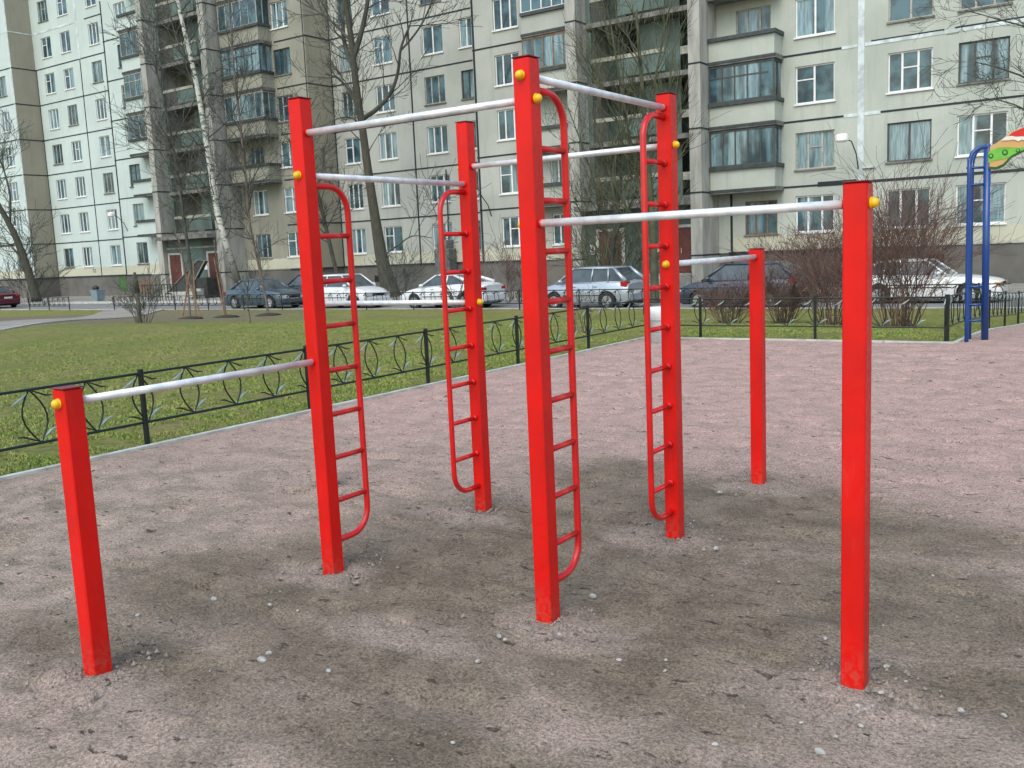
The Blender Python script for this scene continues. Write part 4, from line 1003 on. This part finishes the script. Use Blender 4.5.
shrub('low dense brown bush just right of the short back post', 783, 316, 23.6, 1.4, 1.5, 70, M['twig_r'], 3, r0=.009, kids=3, depth=2, minr=.004)
shrub('low brown bush left of the short back post in front of the dark hatchback', 728, 318, 23.8, 1.6, 1.05, 60, M['twig_r'], 4, r0=.008, kids=3, depth=2, minr=.004)
shrub('wide leafless hedge-like bush against the house wall behind the front right post', 815, 282, 34.5, 4.6, 2.3, 110, M['twig_r'], 5, r0=.012, kids=3, depth=2, minr=.006)
shrub('tall leafless bush below the ground-storey windows right of the front right post', 905, 280, 35.5, 3.6, 3.2, 46, M['twig_r'], 6, r0=.014, kids=4, depth=2, minr=.006)
shrub('thin grey bush at the foot of the broken stump near the path', 144, 330, 29.5, 1.4, 1.4, 20, M['twig'], 7, r0=.010, minr=.006, depth=2)
shrub('thin spreading bush under the leaning tree at far left', 26, 297, 68, 6.0, 3.4, 24, M['twig'], 8, r0=.02, minr=.013, depth=2)
shrub('vase-shaped dark sapling in front of the white saloon', 458, 303, 36.5, 1.1, 1.7, 9, M['twig'], 9, r0=.035, minr=.012, depth=1, name='sapling', cat='sapling', group=None)
shrub('tiny clump of pinkish shoots on the lawn behind the tall centre post', 583, 345, 19, .7, .9, 12, M['twig_p'], 10, r0=.007, minr=.004, group=None)
shrub('bare thicket between the middle stairwell entrance and the estate car', 622, 290, 39, 4.6, 3.0, 60, M['twig_g'], 11, r0=.014, kids=3, depth=2, minr=.008)
shrub('grey leafless bush against the wall right of the white saloon', 512, 288, 43.5, 3.2, 2.4, 34, M['twig_p'], 12, r0=.012, kids=3, depth=2, minr=.008)
shrub('grey leafless bush at the house wall between thick tree and utility cabinet', 398, 290, 47, 2.4, 2.4, 26, M['twig'], 13, r0=.012, kids=3, depth=2, minr=.008)

def sapling(label, px, py, Y, pts, r, stakes, mat=None, mulch=True):
    b = at(px, py, Y); nn = b.x*N[0]+b.y*N[1]; b.z = zg(nn) if nn < 29.3 else -.5
    o = thing('young_tree', label, 'young tree', b, 0); rng = random.Random(px)
    P = [at(x, y, Y) for x, y in pts]; P = [b]+P; mb = MB(); q, rr = smoothp([v-b for v in P], [r*(1-.5*i/len(P)) for i in range(len(P))]); mb.tube(q, rr, 7); mb.build('trunk', mat or M['twig_p'], o, True)
    br = MB()
    for k in range(12):
        t = rng.uniform(.5, 1)*(len(q)-1); i = min(len(q)-2, int(t)); grow(br, rng, q[i], Vector((rng.gauss(0, .6), rng.gauss(0, .6), .9)), .7, .009, 1, .2, 3, .6, .006)
    br.build('branches', M['twig'], o)
    for (a, c) in stakes:
        A, C = at(*a, Y)-b, at(*c, Y)-b; A.z = min(A.z, 0.0)-.02; mb = MB(); mb.tube([A, C], .03, 6); mb.build('stake', M['stake'], o)
    if mulch:
        mb = MB(); rings = []
        for k, z in ((1.0, -.01), (.8, .05), (.3, .09)): rings.append([(.55*k*math.cos(j*.5236)*rng.uniform(.85, 1.1), .45*k*math.sin(j*.5236)*rng.uniform(.85, 1.1), z) for j in range(12)])
        mb.loft(rings); mb.build('mulch', M['mulch'], o, True)
    return o
sapling('young tree with crossed support stakes on the lawn left of the birch', 190, 318, 36.8, [(189, 300), (186, 275), (182, 255), (178, 235)], .045, [((182, 317), (190, 270)), ((202, 318), (184, 268)), ((196, 320), (193, 262))])
sapling('young tree tied to a single tan stake, left of the steel blue saloon', 226, 315, 38.0, [(224, 300), (221, 280), (217, 262), (214, 240)], .035, [((225, 315), (214, 257))])
sapling('thin pink-barked young tree standing in front of the steel blue saloon', 268, 314, 38.5, [(266, 300), (262, 280), (260, 262), (256, 240)], .05, [])
sapling('thin dark sapling alone on the lawn in front of the steel blue saloon', 251, 331, 28.0, [(250, 318), (248, 305), (247, 290)], .02, [], M['twig'], False)
st = thing('tree_stump', 'tall broken dark-topped tree stump standing near the path at left', 'stump', at(141, 327, 30.5), 0)
mb = MB(); mb.tube([(0, 0, -.1), (-.02, 0, .6), (0, 0, 1.1)], [.08, .07, .06], 9); mb.build('stump_wood', M['twig_p'], st, True)
mb = MB(); mb.tube([(0, 0, 1.1), (-.05, 0, 1.5), (-.03, 0, 1.75)], [.08, .10, .04], 8); mb.build('bark_remnant', M['bark'], st, True)

# ------------------------------------------------------------------ bins, rubble
bn = thing('litter_bin', 'white ribbed litter bin behind the back right ladder post', 'litter bin', W(-7.15, 14.75, 0.0), 0)
bn.location = at(664, 341, 16.1); bn.location.z = 0
mb = MB(); prof = [(.215, 0), (.225, .19), (.235, .195), (.24, .38), (.25, .385), (.25, .56), (.23, .60)]
mb.loft([[(r*math.cos(j*math.pi/12), r*math.sin(j*math.pi/12), z) for j in range(24)] for r, z in prof]); mb.build('bin_body', M['binwhite'], bn, True)
mb = MB()
for z, r in ((.19, .237), (.38, .252), (.01, .225)): mb.tube([(0, 0, z-.008), (0, 0, z+.008)], r, 24)
mb.build('bin_joint', M['binline'], bn)
b2 = thing('waste_container', 'pale blue waste container with black bag beside the house plinth at left', 'waste container', W(-60.3, 37.3, -.5), TH); b2.scale = (.85, .85, .85)
mb = MB(); mb.loft([[(-.35, -.3, 0), (.35, -.3, 0), (.35, .3, 0), (-.35, .3, 0)], [(-.45, -.38, .85), (.45, -.38, .85), (.45, .38, .85), (-.45, .38, .85)]]); fixn(mb.build('container_body', M['binblue'], b2))
mb = MB(); mb.ball((-.25, 0, 1.02), .28, 8, 5, 1.1, .9, .8); mb.build('rubbish_bag', M['black'], b2, True)
mb = MB(); mb.box(-.48, .48, -.41, .41, .85, .90); mb.build('rim', M['binblue'], b2)

# ------------------------------------------------------------------ blue ladder and painted board
bl = thing('climbing_ladder', 'blue playground ladder frame carrying a painted orange, green and red board at the right edge', 'playground ladder', W(-2.45, 15.85, 0), 0)
bl.location = at(977, 340, 14.3); bl.location.z = 0
o3 = bl.location.copy()
def L3(px, py, Y=14.35): return at(px, py, Y)-o3
for dy, dx in ((14.15, -1.3), (14.55, 1.5)):
    base = L3(968+dx, 330, dy); base.z = -.15; pts = [base, L3(970.5+dx, 175, dy), L3(971+dx, 163, dy), L3(974+dx, 153, dy), L3(980+dx*.5, 148, dy), L3(987, 147, dy)]
    q, r = smoothp(pts, [.028]*6); mb = MB(); mb.tube(q, .030, 10); mb.build('side_rail', M['bluepaint'], bl, True)
for dy, r in ((14.35, .052),):
    b0 = L3(985, 330, dy); b0.z = -.15; t0 = L3(987.5, 147, dy); mb = MB(); mb.tube([b0, t0], r, 14); mb.build('upright', M['bluepaint'], bl, True)
    mb = MB(); mb.ball(t0, r*1.05, 12, 7); mb.build('upright_cap', M['bluepaint'], bl, True)
for y in (167, 184, 286, 304, 320):
    mb = MB(); a = L3(969, y+1, 14.35); c = L3(987, y, 14.35); c.z = a.z; mb.tube([a, c], .019, 8); mb.build('rung', M['bluepaint'], bl, True)
    mb = MB(); mb.tube([L3(967, y+1, 14.15), L3(971, y+1, 14.55)], .014, 8); mb.build('rung', M['bluepaint'], bl, True)
b1 = L3(1078, 322, 14.35); b1.z = -.15; mb = MB(); mb.tube([b1, L3(1084, 140, 14.35)], .042, 14); mb.build('upright', M['bluepaint'], bl, True)
# painted board
Q = lambda x, y, d=0.0: L3(max(x, 988.2+d*20), y, 14.30-d)
outl = [(985, 147), (997, 143), (1003, 139), (1012, 132), (1024, 127), (1045, 122), (1068, 126), (1084, 142), (1084, 172), (1070, 170), (1056, 158), (1040, 150), (1024, 152), (1012, 158), (1004, 167), (996, 170), (985, 169)]
mb = MB(); mb.poly([Q(*a) for a in outl], (0, .03, 0)); bd = fixn(mb.build('painted_board', M['board_o'], bl))
def decal(pts, m, name, d): 
    mb = MB(); mb.poly([Q(*a, d) for a in pts], (0, -.003, 0)); fixn(mb.build(name, m, bd))
decal([(1007, 138), (1012, 132.6), (1024, 127.6), (1045, 122.6), (1068, 126.6), (1078, 137), (1060, 134), (1045, 133), (1030, 135), (1018, 139)], M['board_r'], 'red_roof_shape', .004)
sc = [(1001, 140), (1004, 139)]+[(1006+k*3.2, 138.5+(.0 if k % 2 else 2.2)-k*.25) for k in range(12)]
decal([(1001, 140.5), (1006, 136.5), (1012, 136)]+[(1016+4*k, 136.8-.2*k) for k in range(6)]+[(1038-4*k, 139.5+(1.8 if k % 2 else 0)) for k in range(7)]+[(1008, 140.5)], M['board_w'], 'white_scallops', .010)
decal([(987, 152), (998, 147.5), (1010, 147), (1020, 148), (1024, 147), (1034, 146), (1030, 149.5), (1016, 155), (1004, 159), (992, 161), (986.5, 163)], M['board_g'], 'green_leaf_band', .004)
decal([(985.5, 168.8), (996, 169.6), (1004, 166.6), (1012, 157.6), (1024, 151.6), (1040, 149.6), (1056, 157.6), (1056, 155.6), (1040, 147.6), (1024, 149.4), (1011, 155.6), (1003, 164), (996, 167), (985.5, 166.6)], M['board_dg'], 'dark_green_edge', .004)
for cx, cy, rr in ((991, 156, 2.6), (1005, 152.5, 3.0), (1018, 150.5, 2.2)):
    ring = [(cx+rr*math.cos(a*.628), cy+rr*math.sin(a*.628)) for a in range(10)]
    decal(ring, M['board_dg'], 'dark_curl', .009); decal([(cx+rr*.55*math.cos(a*.628)-.3, cy+rr*.55*math.sin(a*.628)-.2) for a in range(10)], M['board_g'], 'light_curl', .014)

# ------------------------------------------------------------------ light, sky, camera
w = bpy.data.worlds.new('World'); scene.world = w; w.use_nodes = True
t = w.node_tree; bg = t.nodes['Background']; sky = t.nodes.new('ShaderNodeTexSky'); sky.sky_type = 'NISHITA'; sky.sun_disc = False
ELEV, AZ = 52, 205                                     # sun behind and left of the viewer, veiled by cloud
sky.sun_elevation = R(ELEV); sky.sun_rotation = R(AZ); sky.air_density = 1.6; sky.dust_density = 3.0; sky.ozone_density = 1.6
t.links.new(sky.outputs[0], bg.inputs[0]); bg.inputs[1].default_value = .15
sd = bpy.data.lights.new('sun', 'SUN'); sd.energy = .9; sd.angle = R(60); sd.color = (1.0, 1.0, .96)
so = bpy.data.objects.new('sun', sd); COL.objects.link(so)
az = R(AZ); dirv = Vector((math.sin(az)*math.cos(R(ELEV)), math.cos(az)*math.cos(R(ELEV)), math.sin(R(ELEV))))
so.rotation_euler = dirv.to_track_quat('Z', 'Y').to_euler(); so.location = (0, 0, 60)

cd = bpy.data.cameras.new('camera'); cam = bpy.data.objects.new('camera', cd); COL.objects.link(cam)
cd.sensor_width = 36; cd.lens = F/1024*36; cd.clip_end = 2000; cd.clip_start = .05
cam.location = (0, 0, H)
cam.matrix_world = Matrix.Translation((0, 0, H)) @ Matrix.Rotation(math.pi/2-PIT, 4, 'X') @ Matrix.Rotation(-ROL, 4, 'Z')
scene.camera = cam
vs = scene.view_settings; vs.view_transform = 'Standard'; vs.look = 'None'; vs.gamma = 1; vs.exposure = .62; vs.use_curve_mapping = False
